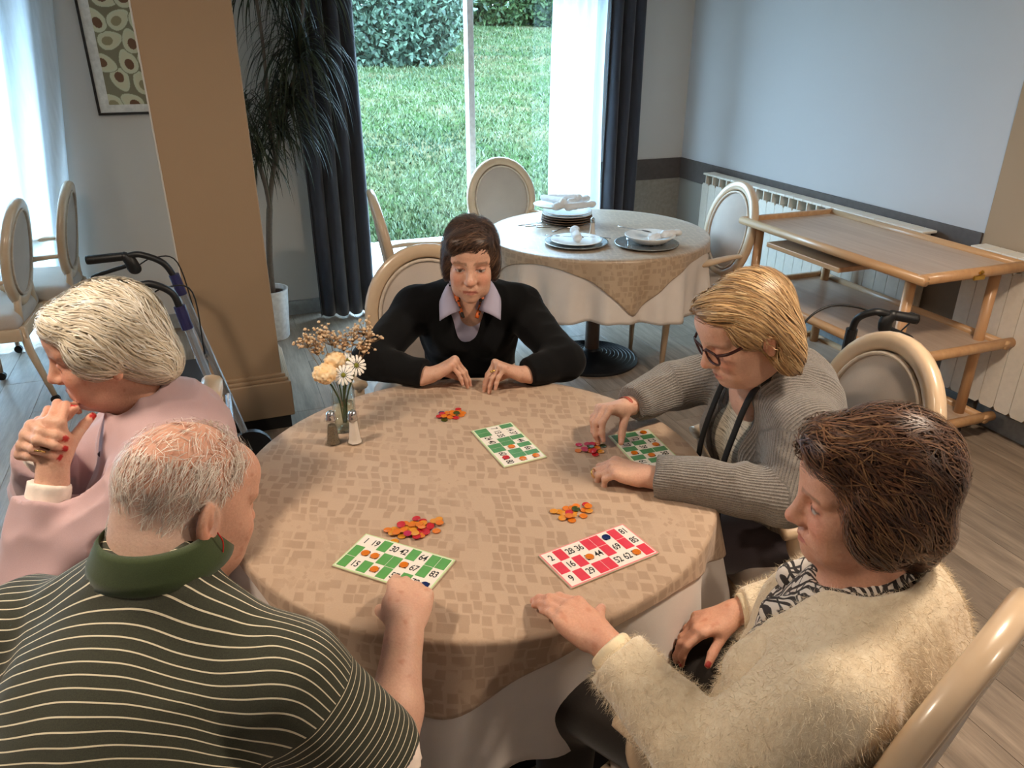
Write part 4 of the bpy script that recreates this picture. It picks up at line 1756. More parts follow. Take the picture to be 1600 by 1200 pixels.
def loto_card(label, cx, cy, ang, rows, colour, border, L=0.222, W=0.122):
    e = thing('number_card', label, 'game card', (cx, cy, ZT), ang, 'lotto number cards')
    MB().box((-L / 2, -W / 2, 0), (L / 2, W / 2, 0.0035), 0.0008).build('board', M_cardedge, e)
    MB().box((-L / 2 + 0.0012, -W / 2 + 0.0012, 0.0034), (L / 2 - 0.0012, W / 2 - 0.0012, 0.0039)).build('border', border, e)
    MB().box((-L / 2 + 0.004, -W / 2 + 0.004, 0.0038), (L / 2 - 0.004, W / 2 - 0.004, 0.0042)).build('face', M_card, e)
    cw, ch = (L - 0.011) / 9, (W - 0.011) / 3
    c0 = None
    spots = []
    for r_, row in enumerate(rows):
        for c, val in enumerate(row):
            x = -L / 2 + 0.0055 + cw * (c + 0.5)
            y = W / 2 - 0.0055 - ch * (r_ + 0.5)
            if val == '':
                if c0 is None:
                    c0 = MB().box((-cw / 2 + 0.0006, -ch / 2 + 0.0008, 0.0040), (cw / 2 - 0.0006, ch / 2 - 0.0008, 0.0046)).build('cell', colour, e)
                    o = c0
                else:
                    o = c0.copy()
                    COL.objects.link(o)
                o.location = (x, y, 0)
            else:
                t = val.rstrip('*')
                if t:
                    o = bpy.data.objects.new('number', number_mesh(t))
                    link(o, e)
                    o.location = (x, y, 0.0044)
                if val.endswith('*'):
                    ca, sa = math.cos(ang), math.sin(ang)
                    spots.append((cx + ca * x - sa * y, cy + sa * x + ca * y))
    return spots


g = ''
s1 = loto_card('green lotto card under the hand of the person in the striped shirt', 0.229, 1.283, math.radians(-45.5),
               [['1', '19', g, '30', '42', g, '64', g, g], [g, '18*', '26*', g, g, '52*', '67', g, '83'], [g, '15', g, '34*', g, '57', g, '78', '88*']], M_green, M_greenline)
s2 = loto_card('red lotto card in front of the person in the cream cardigan', 0.634, 1.160, math.radians(9.8),
               [['2', g, '28', '36', g, g, '65*', g, '81'], [g, '16', g, '33*', '44', g, '69', g, '85'], ['9', g, '29', g, g, '52', '62', '71*', g]], M_red, M_redline)
s3 = loto_card('green lotto card in the middle of the table, before the black cardigan', 0.6235, 1.672, math.radians(-85.5),
               [[g, '14', '37', g, '44', g, '66', g, '86*'], ['7', '13', '35', g, g, '51*', g, g, '84*'], [g, g, '24', '40', g, g, '60', '72*', '80']], M_green2, M_greenline, 0.215)
s4 = loto_card('green lotto card partly under the hands of the person in grey', 0.947, 1.504, math.radians(-92.5),
               [['5*', g, '22', '37*', g, '58', '63', g, '80'], [g, '12', g, '39', g, '50*', g, '74', g], [g, g, '27', g, '45*', g, '61', '79', g]], M_green2, M_greenline)

# ------------------------------------------------------------------ counters
def chip_mat(name, c):
    m, nt, b = new_mat(name)
    b.inputs['Base Color'].default_value = lin(c)
    b.inputs['Roughness'].default_value = 0.25
    b.inputs['Transmission Weight'].default_value = 0.35
    b.inputs['Emission Strength'].default_value = 0.0
    return m


CHIP = {'orange': chip_mat('chip_orange', (255, 140, 30)), 'red': chip_mat('chip_red', (226, 40, 52)), 'green': chip_mat('chip_green', (70, 84, 24)),
        'blue': chip_mat('chip_blue', (20, 44, 110)), 'amber': chip_mat('chip_amber', (252, 168, 52)), 'pink': chip_mat('chip_pink', (214, 48, 92))}
chip_mesh = {}
for k, mt in CHIP.items():
    o = MB().lathe([(0.0085, 0.0), (0.0093, 0.0005), (0.0093, 0.0013), (0.0087, 0.0018), (0.0078, 0.0016)], 18).build('counter', mt, None, angle=50)
    chip_mesh[k] = o.data
    bpy.data.objects.remove(o)


def chip(col, x, y, z, tx, ty, label, group):
    o = bpy.data.objects.new('counter', chip_mesh[col])
    COL.objects.link(o)
    o.location = (x, y, z)
    o.rotation_euler = (tx, ty, 0)
    return tag(o, label, 'game counter', group)


def chip_pile(cx, cy, n, sx, sy, ang, where, cols, seed):
    r = random.Random(seed)
    placed = []
    for i in range(n):
        for _ in range(30):
            u, v_ = r.gauss(0, sx * 0.5), r.gauss(0, sy * 0.5)
            if abs(u) < sx and abs(v_) < sy and all((u - a) ** 2 + (v_ - b_) ** 2 > 0.0088 ** 2 for a, b_, _ in placed):
                break
        x = cx + u * math.cos(ang) - v_ * math.sin(ang)
        y = cy + u * math.sin(ang) + v_ * math.cos(ang)
        below = sum(1 for a, b_, _ in placed if (u - a) ** 2 + (v_ - b_) ** 2 < 0.017 ** 2)
        z = ZT + 0.0006 + 0.0017 * min(below, 3)
        placed.append((u, v_, z))
        c = r.choice(cols)
        t = 0.10 if below else 0.0
        chip(c, x, y, z, r.uniform(-t, t), r.uniform(-t, t), f'translucent {c} counter in the pile {where}', f'counters in the pile {where}')


O6 = ['orange'] * 5 + ['amber'] * 3
chip_pile(0.30, 1.385, 34, 0.060, 0.036, 0.1, 'above the green card at the striped shirt', O6 + ['red', 'red', 'pink', 'green'], 3)
chip_pile(0.652, 1.315, 18, 0.042, 0.032, 0.1, 'above the red card', O6 + ['red', 'red', 'red', 'green'], 4)
chip_pile(0.53, 1.885, 18, 0.042, 0.034, 0.0, 'in front of the person in black', O6[:5] + ['red', 'red', 'red', 'green', 'blue'], 5)
chip_pile(0.815, 1.575, 16, 0.036, 0.036, 0.4, 'between the hands of the person in grey', ['orange', 'red', 'red', 'amber', 'green', 'pink'], 6)
for spots, who in ((s1, "the green card by the striped shirt"), (s2, 'the red card'), (s3, 'the middle green card'), (s4, "the green card by the grey cardigan")):
    for i, (x, y) in enumerate(spots):
        c = 'orange'
        if (spots is s1 and i == 4) or (spots is s2 and i == 0):
            c = 'blue'
        if spots is s3 and i == 3:
            c = 'red'
        chip(c, x, y, ZT + 0.0052, 0, 0, f'{c} counter covering a number on {who}', f'counters on {who}')
# ------------------------------------------------------------------ people: shared builders
def attr_mat(name, rough=0.55, sss=0.0, nscale=180, bmp=0.25, spec=0.35, sheen=0.0, dist=0.0015):
    m, nt, b = new_mat(name)
    at = N(nt, 'ShaderNodeAttribute', attribute_name='col')
    v = coords(nt)
    n1 = noise(nt, v, nscale, 4, 0.6)
    c = mix_rgb(nt, ramp(nt, n1, 0.3, 0.7, (0.18, 0.18, 0.18, 1), (0, 0, 0, 1)), at.outputs['Color'], (0.25, 0.08, 0.05, 1))
    nt.links.new(c if sss else at.outputs['Color'], b.inputs['Base Color'])
    b.inputs['Roughness'].default_value = rough
    b.inputs['Specular IOR Level'].default_value = spec
    b.inputs['Sheen Weight'].default_value = sheen
    if sss:
        b.inputs['Subsurface Weight'].default_value = sss
        b.inputs['Subsurface Radius'].default_value = (0.9, 0.35, 0.2)
        b.inputs['Subsurface Scale'].default_value = 0.006
    bump(nt, b, n1, bmp, dist)
    return m


M_skin = attr_mat('aged_skin', 0.5, 0.12, 260, 0.35, 0.35)


def hair_mat(name):
    m, nt, b = new_mat(name)
    at = N(nt, 'ShaderNodeAttribute', attribute_name='col')
    nt.links.new(at.outputs['Color'], b.inputs['Base Color'])
    b.inputs['Roughness'].default_value = 0.42
    b.inputs['Specular IOR Level'].default_value = 0.45
    b.inputs['Sheen Weight'].default_value = 0.1
    return m


M_hair = hair_mat('hair_fibres')


class Frame:
    """right-handed frame: x right, y forward, z up"""

    def __init__(s, c, f, u=(0, 0, 1), scale=1.0):
        s.c = V(c)
        y = unit(f)
        x = unit(np.cross(y, unit(u)))
        z = np.cross(x, y)
        s.R = np.stack([x, y, z], 1)
        s.s = scale

    def __call__(s, *p):
        return s.c + s.R @ (V(*p) * s.s)

    def inv(s, P):
        return (P - s.c) @ s.R / s.s


def head(S, F, o):
    """adds the head to the body field; o: options"""
    s = F.s
    E = lambda c, r, k=0.02, op='u', tg='head', R=None: S.ell(F(*c), V(*r) * s, F.R if R is None else F.R @ R, k * s, op, tg)
    K = lambda a, b, ra, rb, k=0.01, op='u', tg='head': S.cone(F(*a), F(*b), ra * s, rb * s, k * s, op, tg)
    j = o.get('jaw', 1.0)
    E((0, -0.014, 0.036), (0.074, 0.095, 0.084))
    E((0, 0.034, -0.018), (0.062 * j, 0.060, 0.078), 0.03)
    E((0, 0.040, -0.070), (0.050 * j, 0.048, 0.042), 0.03)
    E((0, 0.070, 0.052), (0.052, 0.026, 0.034), 0.03)
    for x in (-1, 1):
        E((x * 0.037, 0.066, -0.030), (0.024 * j, 0.022, 0.024), 0.02)       # cheek
        E((x * 0.036, 0.060, -0.066), (0.020 * j, 0.022, 0.026), 0.02)       # jowl
        K((x * 0.048, 0.070, 0.026), (x * 0.008, 0.087, 0.021), 0.010, 0.009, 0.014)  # brow
        E((x * 0.031, 0.094, 0.003), (0.019, 0.013, 0.0125), 0.012, 's')      # socket
        E((x * 0.031, 0.0765, 0.002), (0.0150, 0.0135, 0.0118), 0.004, 'u', 'lid')
        K((x * 0.018, 0.0875, -0.0085), (x * 0.044, 0.079, -0.0075), 0.0022, 0.002, 0.006)   # eye bag
        # ear
        Re = Matrix.Rotation(x * 0.35, 3, 'Z') @ Matrix.Rotation(0.2, 3, 'X')
        Re = np.array(Re)
        es = o.get('ear', 1.0)
        E((x * 0.0765, -0.012, -0.008), (0.0085, 0.0185 * es, 0.030 * es), 0.006, 'u', 'ear', Re)
        E((x * 0.0795, -0.010, -0.034 * es), (0.007, 0.010, 0.012), 0.006, 'u', 'ear')
        E((x * 0.0850, -0.007, -0.002), (0.0085, 0.0112 * es, 0.0205 * es), 0.003, 's', 'ear', Re)
        E((x * 0.0800, -0.012, 0.002), (0.0045, 0.0045 * es, 0.014 * es), 0.003, 'u', 'ear', Re)
        E((x * 0.0835, 0.002, -0.014), (0.005, 0.007, 0.008), 0.003, 's', 'ear')
        K((x * 0.017, 0.094, -0.040), (x * 0.034, 0.080, -0.074), 0.0035, 0.003, 0.008, 's')  # smile fold
    K((0, 0.088, 0.016), (0, 0.1075, -0.024), 0.0085, 0.0115, 0.012)
    E((0, 0.111, -0.030), (0.0125, 0.012, 0.0105), 0.008)
    for x in (-1, 1):
        E((x * 0.0115, 0.100, -0.034), (0.0085, 0.0105, 0.0085), 0.006)
        E((x * 0.0065, 0.108, -0.0415), (0.0035, 0.0055, 0.003), 0.003, 's')
    E((0, 0.078, -0.066), (0.032, 0.022, 0.020), 0.015)
    K((-0.019, 0.0875, -0.0640), (0, 0.097, -0.0605), 0.0042, 0.0055, 0.005, 'u', 'lip')
    K((0.019, 0.0875, -0.0640), (0, 0.097, -0.0605), 0.0042, 0.0055, 0.005, 'u', 'lip')
    K((-0.018, 0.087, -0.0695), (0, 0.0955, -0.0725), 0.004, 0.0062, 0.005, 'u', 'lip')
    K((0.018, 0.087, -0.0695), (0, 0.0955, -0.0725), 0.004, 0.0062, 0.005, 'u', 'lip')
    K((-0.022, 0.091, -0.0672), (0, 0.104, -0.0668), 0.0016, 0.0018, 0.003, 's')
    K((0.022, 0.091, -0.0672), (0, 0.104, -0.0668), 0.0016, 0.0018, 0.003, 's')
    E((0, 0.077, -0.094), (0.022 * j, 0.020, 0.018), 0.016)                   # chin


def face_colour(P, F, o, base):
    """vertex colours for the skin of head and neck"""
    q = F.inv(P)
    col = np.tile(base, (len(P), 1))
    n = vnoise(P, 45, 2)[:, None]
    col = col * (1 + 0.06 * n * np.array((0.6, 1.0, 1.0)))
    def blend(mask, c, a=1.0):
        nonlocal col
        m = np.clip(mask, 0, 1)[:, None] * a
        col = col * (1 - m) + np.array(c) * m
    ax = np.abs(q[:, 0])
    red = base * np.array((1.02, 0.66, 0.60))
    dist = lambda x, y, z: np.sqrt((ax - x) ** 2 + (q[:, 1] - y) ** 2 + (q[:, 2] - z) ** 2)
    blend(1.4 - dist(0.040, 0.082, -0.028) / 0.022, red, 0.55)
    blend(1.3 - dist(0.0, 0.115, -0.030) / 0.013, red, 0.6)
    blend(1.2 - dist(0.078, -0.01, -0.02) / 0.026, red, 0.5)
    lip = (np.abs(q[:, 2] + 0.0668) < 0.0085 - 0.20 * ax) & (q[:, 1] > 0.080) & (ax < 0.023)
    blend(lip * 1.0, o.get('lip', (0.42, 0.12, 0.10)), 0.8)
    # eyelids, lashes, brows
    ey = np.sqrt(((ax - 0.031) / 0.015) ** 2 + ((q[:, 2] - 0.001) / 0.009) ** 2)
    fr = q[:, 1] > 0.070
    blend((ey < 1.25) * fr * 1.0, red * 0.8, 0.4)
    slit = (np.abs(q[:, 2] + o.get('slit', 0.004) + 6 * (ax - 0.031) ** 2 * 4) < 0.0016) & (np.abs(ax - 0.031) < 0.0145) & fr
    if o.get('open'):
        # open eye: white and iris seen between the lids
        op = (np.abs(q[:, 2] - 0.0005) < 0.0052 * (1 - ((ax - 0.031) / 0.0145) ** 2)) & (np.abs(ax - 0.031) < 0.0145) & fr
        blend(op * 1.0, (0.55, 0.52, 0.48))
        iris = (np.sqrt((ax - 0.031) ** 2 + (q[:, 2] - 0.0012) ** 2) < 0.0052) & op
        blend(iris * 1.0, (0.05, 0.04, 0.03))
        top = (np.abs(q[:, 2] - 0.0058 + 18 * (ax - 0.031) ** 2) < 0.0016) & (np.abs(ax - 0.031) < 0.0155) & fr
        blend(top * 1.0, (0.08, 0.04, 0.03), 0.8)
    else:
        blend(slit * 1.0, (0.10, 0.05, 0.04), 0.85)
    br = (np.abs(q[:, 2] - 0.0275 + 7 * (ax - 0.030) ** 2) < 0.0042) & (np.abs(ax - 0.031) < 0.021) & (q[:, 1] > 0.062)
    blend(br * (0.75 + 0.25 * vnoise(P, 700, 1)), o.get('brow', (0.20, 0.13, 0.08)), o.get('browa', 0.7))
    sp = vnoise(P, 95, 7)
    blend(np.clip((sp - 0.62) * 6, 0, 1), base * np.array((0.70, 0.50, 0.42)), 0.4 * o.get('spots', 1.0))
    return col


FL = [(0.043, 0.026, 0.020), (0.047, 0.030, 0.021), (0.043, 0.027, 0.021), (0.033, 0.020, 0.018)]
KX = [0.029, 0.0095, -0.0105, -0.0285]
KY = [0.086, 0.090, 0.084, 0.074]


def rot_about(v, ax, a):
    ax = unit(ax)
    return v * math.cos(a) + np.cross(ax, v) * math.sin(a) + ax * (ax @ v) * (1 - math.cos(a))


def hand(S, W, f, n, right, curls, spread=(7, 2, -3, -9), scale=1.0, thumb=(50, 25, 20, 15), nails=None, fat=1.0):
    """five-fingered hand; curls: per finger (a1,a2,a3) degrees towards the palm;
    thumb: (out angle, palm angle, bend1, bend2)"""
    f = unit(f)
    n = V(n)
    n = unit(n - f * (n @ f))
    t = np.cross(n, f) * (1 if right else -1)
    W = V(W)
    sc = scale
    tips = []
    pt = lambda a, b_, c: W + (t * a + f * b_ + n * c) * sc
    S.cone(pt(0, -0.03, 0), pt(0, 0.02, 0), 0.0235 * sc * fat, 0.0245 * sc * fat, 0.015, flat=(n, 0.78), tg='hand')
    for i in range(4):
        S.cone(pt(KX[i] * 0.45, 0.016, 0.001), pt(KX[i], KY[i], 0.0), 0.0150 * sc * fat, 0.0112 * sc * fat, 0.010, flat=(n, 0.9), tg='hand')
    S.ell(pt(0.0, 0.05, -0.004), V(0.034, 0.042, 0.0125) * sc * fat, np.stack([t, f, n], 1), 0.012, tg='hand')
    S.cone(pt(0.016, 0.018, -0.008), pt(0.030, 0.050, -0.010), 0.0155 * sc * fat, 0.012 * sc * fat, 0.012, tg='hand')
    S.cone(pt(-0.020, 0.022, -0.008), pt(-0.026, 0.060, -0.006), 0.0125 * sc, 0.010 * sc, 0.010, tg='hand')
    for i in range(4):
        S.cone(pt(KX[i] * 0.5, 0.022, 0.0118), pt(KX[i] * 0.98, KY[i] - 0.006, 0.0085), 0.0022 * sc, 0.0030 * sc, 0.004, tg='hand')
        p = pt(KX[i], KY[i], 0.0)
        S.ell(p + n * 0.0025 * sc, V(0.0095, 0.0105, 0.0095) * sc, np.stack([t, f, n], 1), 0.006, tg='hand')
        d = rot_about(f, n, math.radians(spread[i]) * (-1 if right else 1))
        ax = np.cross(d, n)       # turning about it takes d towards -n
        nn = n.copy()
        r0 = (0.0089, 0.0092, 0.0088, 0.0078)[i] * sc * fat
        rr = [r0, r0 * 0.92, r0 * 0.82, r0 * 0.68]
        for k in range(3):
            a = -math.radians(curls[i][k])
            d = rot_about(d, ax, a)
            nn = rot_about(nn, ax, a)
            p2 = p + d * FL[i][k] * sc
            S.cone(p, p2, rr[k], rr[k + 1], 0.0035, tg='hand')
            if k < 2:
                S.ell(p2 + nn * 0.001, V(1, 1, 1) * rr[k + 1] * 1.07, k=0.003, tg='hand')
            p = p2
        tips.append((p + nn * rr[3] * 0.55 - d * 0.002, d, nn, p))
    # thumb
    o_, pa, b1, b2 = [math.radians(x) for x in thumb]
    d = unit(f * math.cos(o_) + t * math.sin(o_))
    d = unit(d * math.cos(pa) - n * math.sin(pa))
    p = pt(0.024, 0.024, -0.008)
    ax = unit(np.cross(d, np.cross(t, f) * 0 + (f - t * 0.3)))
    nn = unit(np.cross(ax, d))
    for k, L in enumerate((0.040, 0.031, 0.025)):
        if k:
            d = unit(rot_about(d, n, (b1 if k == 1 else b2) * (1 if right else -1)))
        p2 = p + d * L * sc
        ra = (0.0135, 0.0105, 0.0098)[k] * sc * fat
        rb = (0.0105, 0.0098, 0.0075)[k] * sc * fat
        S.cone(p, p2, ra, rb, 0.006 if k == 0 else 0.003, tg='hand')
        p = p2
    nt_ = unit(t * 0.6 + n * 0.8)
    tips.append((p + nt_ * 0.005 * sc, d, nt_, p))
    return tips


def hand_colour(P, col, tips, nail, W, base):
    for c, d, nn, p in tips:
        q = P - c
        a = q @ d
        b_ = q @ np.cross(d, nn)
        h = q @ nn
        m = (np.abs(a) < 0.0062) & (np.abs(b_) < 0.0055) & (h > -0.0035) & (h < 0.006)
        col[m] = nail
        dd = np.linalg.norm(P - p, axis=1)
        w = np.clip(1.2 - dd / 0.02, 0, 1)[:, None] * 0.35
        w[m] = 0
        col[:] = col * (1 - w) + base * np.array((1.0, 0.68, 0.62)) * w
    return col


def limb_colour(P, base, seed=0):
    n1 = vnoise(P, 40, seed)[:, None]
    n2 = vnoise(P, 110, seed + 3)[:, None]
    c = np.tile(base, (len(P), 1)) * (1 + 0.07 * n1 * np.array((0.5, 1, 1)) + 0.05 * n2 * np.array((0.4, 1, 1)))
    sp = vnoise(P, 85, seed + 9)
    m = np.clip((sp - 0.58) * 5, 0, 1)[:, None] * 0.55
    c = c * (1 - m) + c * m * np.array((0.78, 0.58, 0.50))
    return c


def strands(sdf, seeds, flow, length, width, lift, cols, segs=6, seed=0, curl=0.0, jitter=0.25, stick=True, droop=0.0):
    """hair ribbons that follow the field's surface along flow(P); returns verts, quads, colours"""
    r = np.random.default_rng(seed)
    n = len(seeds)
    P = seeds.copy()
    ln = length * r.uniform(0.6, 1.25, n)
    h = lift * r.uniform(0.05, 1.0, n) ** 1.3
    w = width * r.uniform(0.6, 1.4, n)
    cc = cols[r.integers(0, len(cols), n)] * r.uniform(0.82, 1.15, (n, 1))
    jit = r.normal(size=(n, 3)) * jitter
    V_ = []
    G = sdf.grad(P)
    D = None
    for s in range(segs + 1):
        t = s / segs
        if stick:
            dist = sdf.ev(P)
            P = P - G * (dist - h)[:, None]
        d = flow(P) + jit
        if curl:
            d = d + curl * np.stack([vnoise(P, 38, 1), vnoise(P, 38, 2), vnoise(P, 38, 3)], 1)
        d = d - G * (d * G).sum(1, keepdims=True) * (1 if stick else 0)
        d /= np.linalg.norm(d, axis=1, keepdims=True) + 1e-9
        D = d if D is None else D * 0.45 + d * 0.55
        D /= np.linalg.norm(D, axis=1, keepdims=True) + 1e-9
        side = np.cross(D, G)
        side /= np.linalg.norm(side, axis=1, keepdims=True) + 1e-9
        ww = w * (1.0 if t < 0.5 else 1 - 0.8 * (t - 0.5) / 0.5)
        V_.append(P - side * ww[:, None] / 2)
        V_.append(P + side * ww[:, None] / 2)
        P = P + D * (ln / segs)[:, None]
        if s < segs:
            G = sdf.grad(P)
    vv = np.stack(V_, 1).reshape(-1, 3)
    st = (segs + 1) * 2
    q = np.concatenate([np.stack([np.arange(n) * st + 2 * s, np.arange(n) * st + 2 * s + 1, np.arange(n) * st + 2 * s + 3, np.arange(n) * st + 2 * s + 2], 1) for s in range(segs)])
    return vv, q, np.repeat(cc, st, 0)


def merge(*parts):
    v, q, c, o = [], [], [], 0
    for a, b_, d in parts:
        v.append(a)
        q.append(b_ + o)
        c.append(d)
        o += len(a)
    return np.concatenate(v), np.concatenate(q), np.concatenate(c)


def sample_verts(v, n, seed=0, mask=None):
    r = np.random.default_rng(seed)
    idx = np.arange(len(v)) if mask is None else np.nonzero(mask)[0]
    return v[r.choice(idx, n)] + r.normal(size=(n, 3)) * 0.002


def hair_on(name, e, S, F, n, length, width, lift, flow, cols, shell_col, res=0.005, curl=0.0, jitter=0.2, seed=0, disp=None, segs=7, mask=None):
    v, q = S.mesh(res, disp=disp)
    sd = sample_verts(v, n, seed, mask(F.inv(v)) if mask else None)
    a = strands(S, sd, flow, length, width, lift, np.array(cols), segs, seed, curl, jitter)
    sc = np.tile(np.array(shell_col), (len(v), 1)) * (1 + 0.25 * vnoise(v, 120, seed)[:, None])
    V2, Q2, C2 = merge((v, q, sc), a)
    return mesh_from(name, V2, Q2, M_hair, e, True, {'col': C2})


def person(label, loc):
    return thing('person', label, 'person', loc)


def body_mesh(e, S, res, colour, name='body'):
    v, q = S.mesh(res)
    v = relax(v, q, 1, 0.35)
    off = np.array(e.location)
    return mesh_from(name, v - off, q, M_skin, e, True, {'col': colour(v)})


def garment(name, e, S, res, mat, disp=None, attrs=None, smooth=1, label=None):
    v, q = S.mesh(res, disp=disp)
    if smooth:
        v = relax(v, q, smooth, 0.4)
    off = np.array(e.location)
    o = mesh_from(name, v - off, q, mat, e, True, attrs(v) if attrs else None)
    if label:
        o['label'] = label
    return o


def to_local(o, e):
    """shift a world-space mesh under its thing"""
    o.data.transform(Matrix.Translation(-Vector(e.location)))
    return o


def folds(P, amp=0.005, s=22, seed=0, stretch=(1, 1, 0.45)):
    n = vnoise(P * np.array(stretch, np.float32), s, seed)
    return amp * (1 - 2 * np.abs(n)) * 0.6 + amp * 0.6 * vnoise(P * np.array(stretch, np.float32), s * 0.4, seed + 5)


def arm_coord(v, pts, up=(0, 0, 1)):
    """for each vertex: distance along the polyline and arc position round it"""
    best = np.full(len(v), 9.0)
    sa = np.zeros(len(v))
    sb = np.zeros(len(v))
    acc = 0.0
    for a, b_ in zip(pts[:-1], pts[1:]):
        a, b_ = V(a), V(b_)
        ab = b_ - a
        L = np.linalg.norm(ab)
        d = ab / L
        t = (v - a) @ d
        tc = np.clip(t, 0, L)
        q = v - a - tc[:, None] * d
        dist = np.linalg.norm(q, axis=1)
        x = unit(np.cross(d, unit(up)))
        y = np.cross(x, d)
        ang = np.arctan2(q @ x, q @ y)
        m = dist < best
        best[m] = dist[m]
        sa[m] = acc + t[m]
        sb[m] = ang[m] * 0.055
        acc += L
    return sa, sb, best
# ------------------------------------------------------------------ the five people
def LC(*c):
    return np.array(lin(c)[:3])


SKIN = LC(220, 174, 150)


def torso(S, pel, chest, neck, shl, shr, fwd, w=0.155, dep=0.68, g=0.0, k=0.05, sh=0.058, belly=0.0, bust=0.0, hump=0.0):
    pel, chest, neck, shl, shr = V(pel), V(chest), V(neck), V(shl), V(shr)
    fl = (fwd, dep)
    mid = (shl + shr) / 2
    up = unit(chest - pel)
    S.cone(pel, chest, w + g, w + 0.002 + g, k, flat=fl, tg='torso')
    S.cone(chest, mid - up * 0.02, w + g, w * 0.74 + g, k, flat=fl, tg='torso')
    S.cone(shl, shr, sh + g, sh + g, k, tg='torso')
    S.cone(mid - up * 0.03, neck, 0.085 + g, 0.052 + g, k, tg='torso')
    for s in (shl, shr):
        S.cone(neck - up * 0.012, s + up * 0.008, 0.045 + g, 0.048 + g, 0.04, tg='torso')
    if belly:
        S.ell(pel * 0.55 + chest * 0.45 + V(*fwd) * 0.06, (belly + g, belly + g, belly * 1.05 + g), k=0.06, tg='torso')
    if bust:
        lat = unit(shr - shl)
        for s in (-1, 1):
            S.ell(chest + lat * s * 0.075 + V(*fwd) * 0.085 - up * 0.01, (bust + g, bust + g, bust * 1.1 + g), k=0.05, tg='torso')
    if hump:
        S.ell(mid - V(*fwd) * 0.055 - up * 0.02, (0.13 + g, 0.075 + hump + g, 0.13 + g), Frame((0, 0, 0), fwd).R, 0.06, tg='torso')


def sleeve(S, sh, el, wr, r, g=0.0, cut=0.0, tg='arm', k=0.03):
    sh, el, wr = V(sh), V(el), V(wr)
    d = unit(wr - el)
    S.cone(sh, el, r[0] + g, r[1] + g, k, tg=tg)
    S.cone(el, wr, r[1] + g, r[2] + g, k * 0.7, tg=tg, cut=(wr - d * cut, d))


def core(S, pel, chest, neck, F, shl, shr, nr=0.049, head_pt=(0, -0.018, -0.055)):
    S.cone(pel, chest, 0.05, 0.05, 0.03)
    S.cone(chest, neck, 0.05, nr * 1.05, 0.03)
    S.cone(neck, F(*head_pt), nr * 1.06, nr, 0.025, tg='neck')
    for s in (shl, shr):
        S.cone(chest, s, 0.04, 0.035, 0.03)


def arm(S, sh, el, wr, r=(0.036, 0.036, 0.024)):
    S.cone(sh, el, r[0], r[1], 0.02, tg='arm')
    m = V(el) * 0.6 + V(wr) * 0.4
    S.cone(el, m, r[1], r[1] * 0.98, 0.02, tg='arm')
    S.cone(m, wr, r[1] * 0.98, r[2], 0.02, tg='arm')


def legs(S, hips, knees, feet, r=(0.088, 0.062, 0.045)):
    for h, k_, f in zip(hips, knees, feet):
        S.cone(h, k_, r[0], r[1], 0.04)
        S.cone(k_, f, r[1], r[2], 0.03)


def shoes(e, feet, fwd, mat):
    for f in feet:
        s = SDF()
        a = V(f[0], f[1], 0.045)
        d = unit(V(fwd[0], fwd[1], 0))
        s.cone(a - d * 0.03, a + d * 0.13, 0.042, 0.036, 0.02, flat=((0, 0, 1), 0.95))
        s.cone(a, a + V(0, 0, 0.05), 0.042, 0.042, 0.02)
        s.box((f[0], f[1], -0.2), (0.6, 0.6, 0.2), op='s')
        v, q = s.mesh(0.010)
        to_local(mesh_from('shoe', v, q, mat, e), e)


def ring_band(e, c, axis, r, mat, name='ring', w=0.0018):
    m = MB()
    F = Matrix.Translation(V(*c)) @ Vector(axis).to_track_quat('Z', 'Y').to_matrix().to_4x4()
    m.lathe([(r, -w), (r + 0.0012, -w), (r + 0.0018, 0), (r + 0.0012, w), (r, w)], 20, F, False, False)
    return to_local(m.build(name, mat, e, True), e)


M_gold = plain('gold_ring', (232, 196, 120), 0.25, 1.0, 0.02)
M_trouser = fabric_mat('dark_trouser', (44, 42, 46), 0.9, 600)
M_shoe = plain('black_shoe', (20, 19, 20), 0.5)
M_greytrouser = fabric_mat('grey_trouser', (72, 64, 70), 0.9, 600)


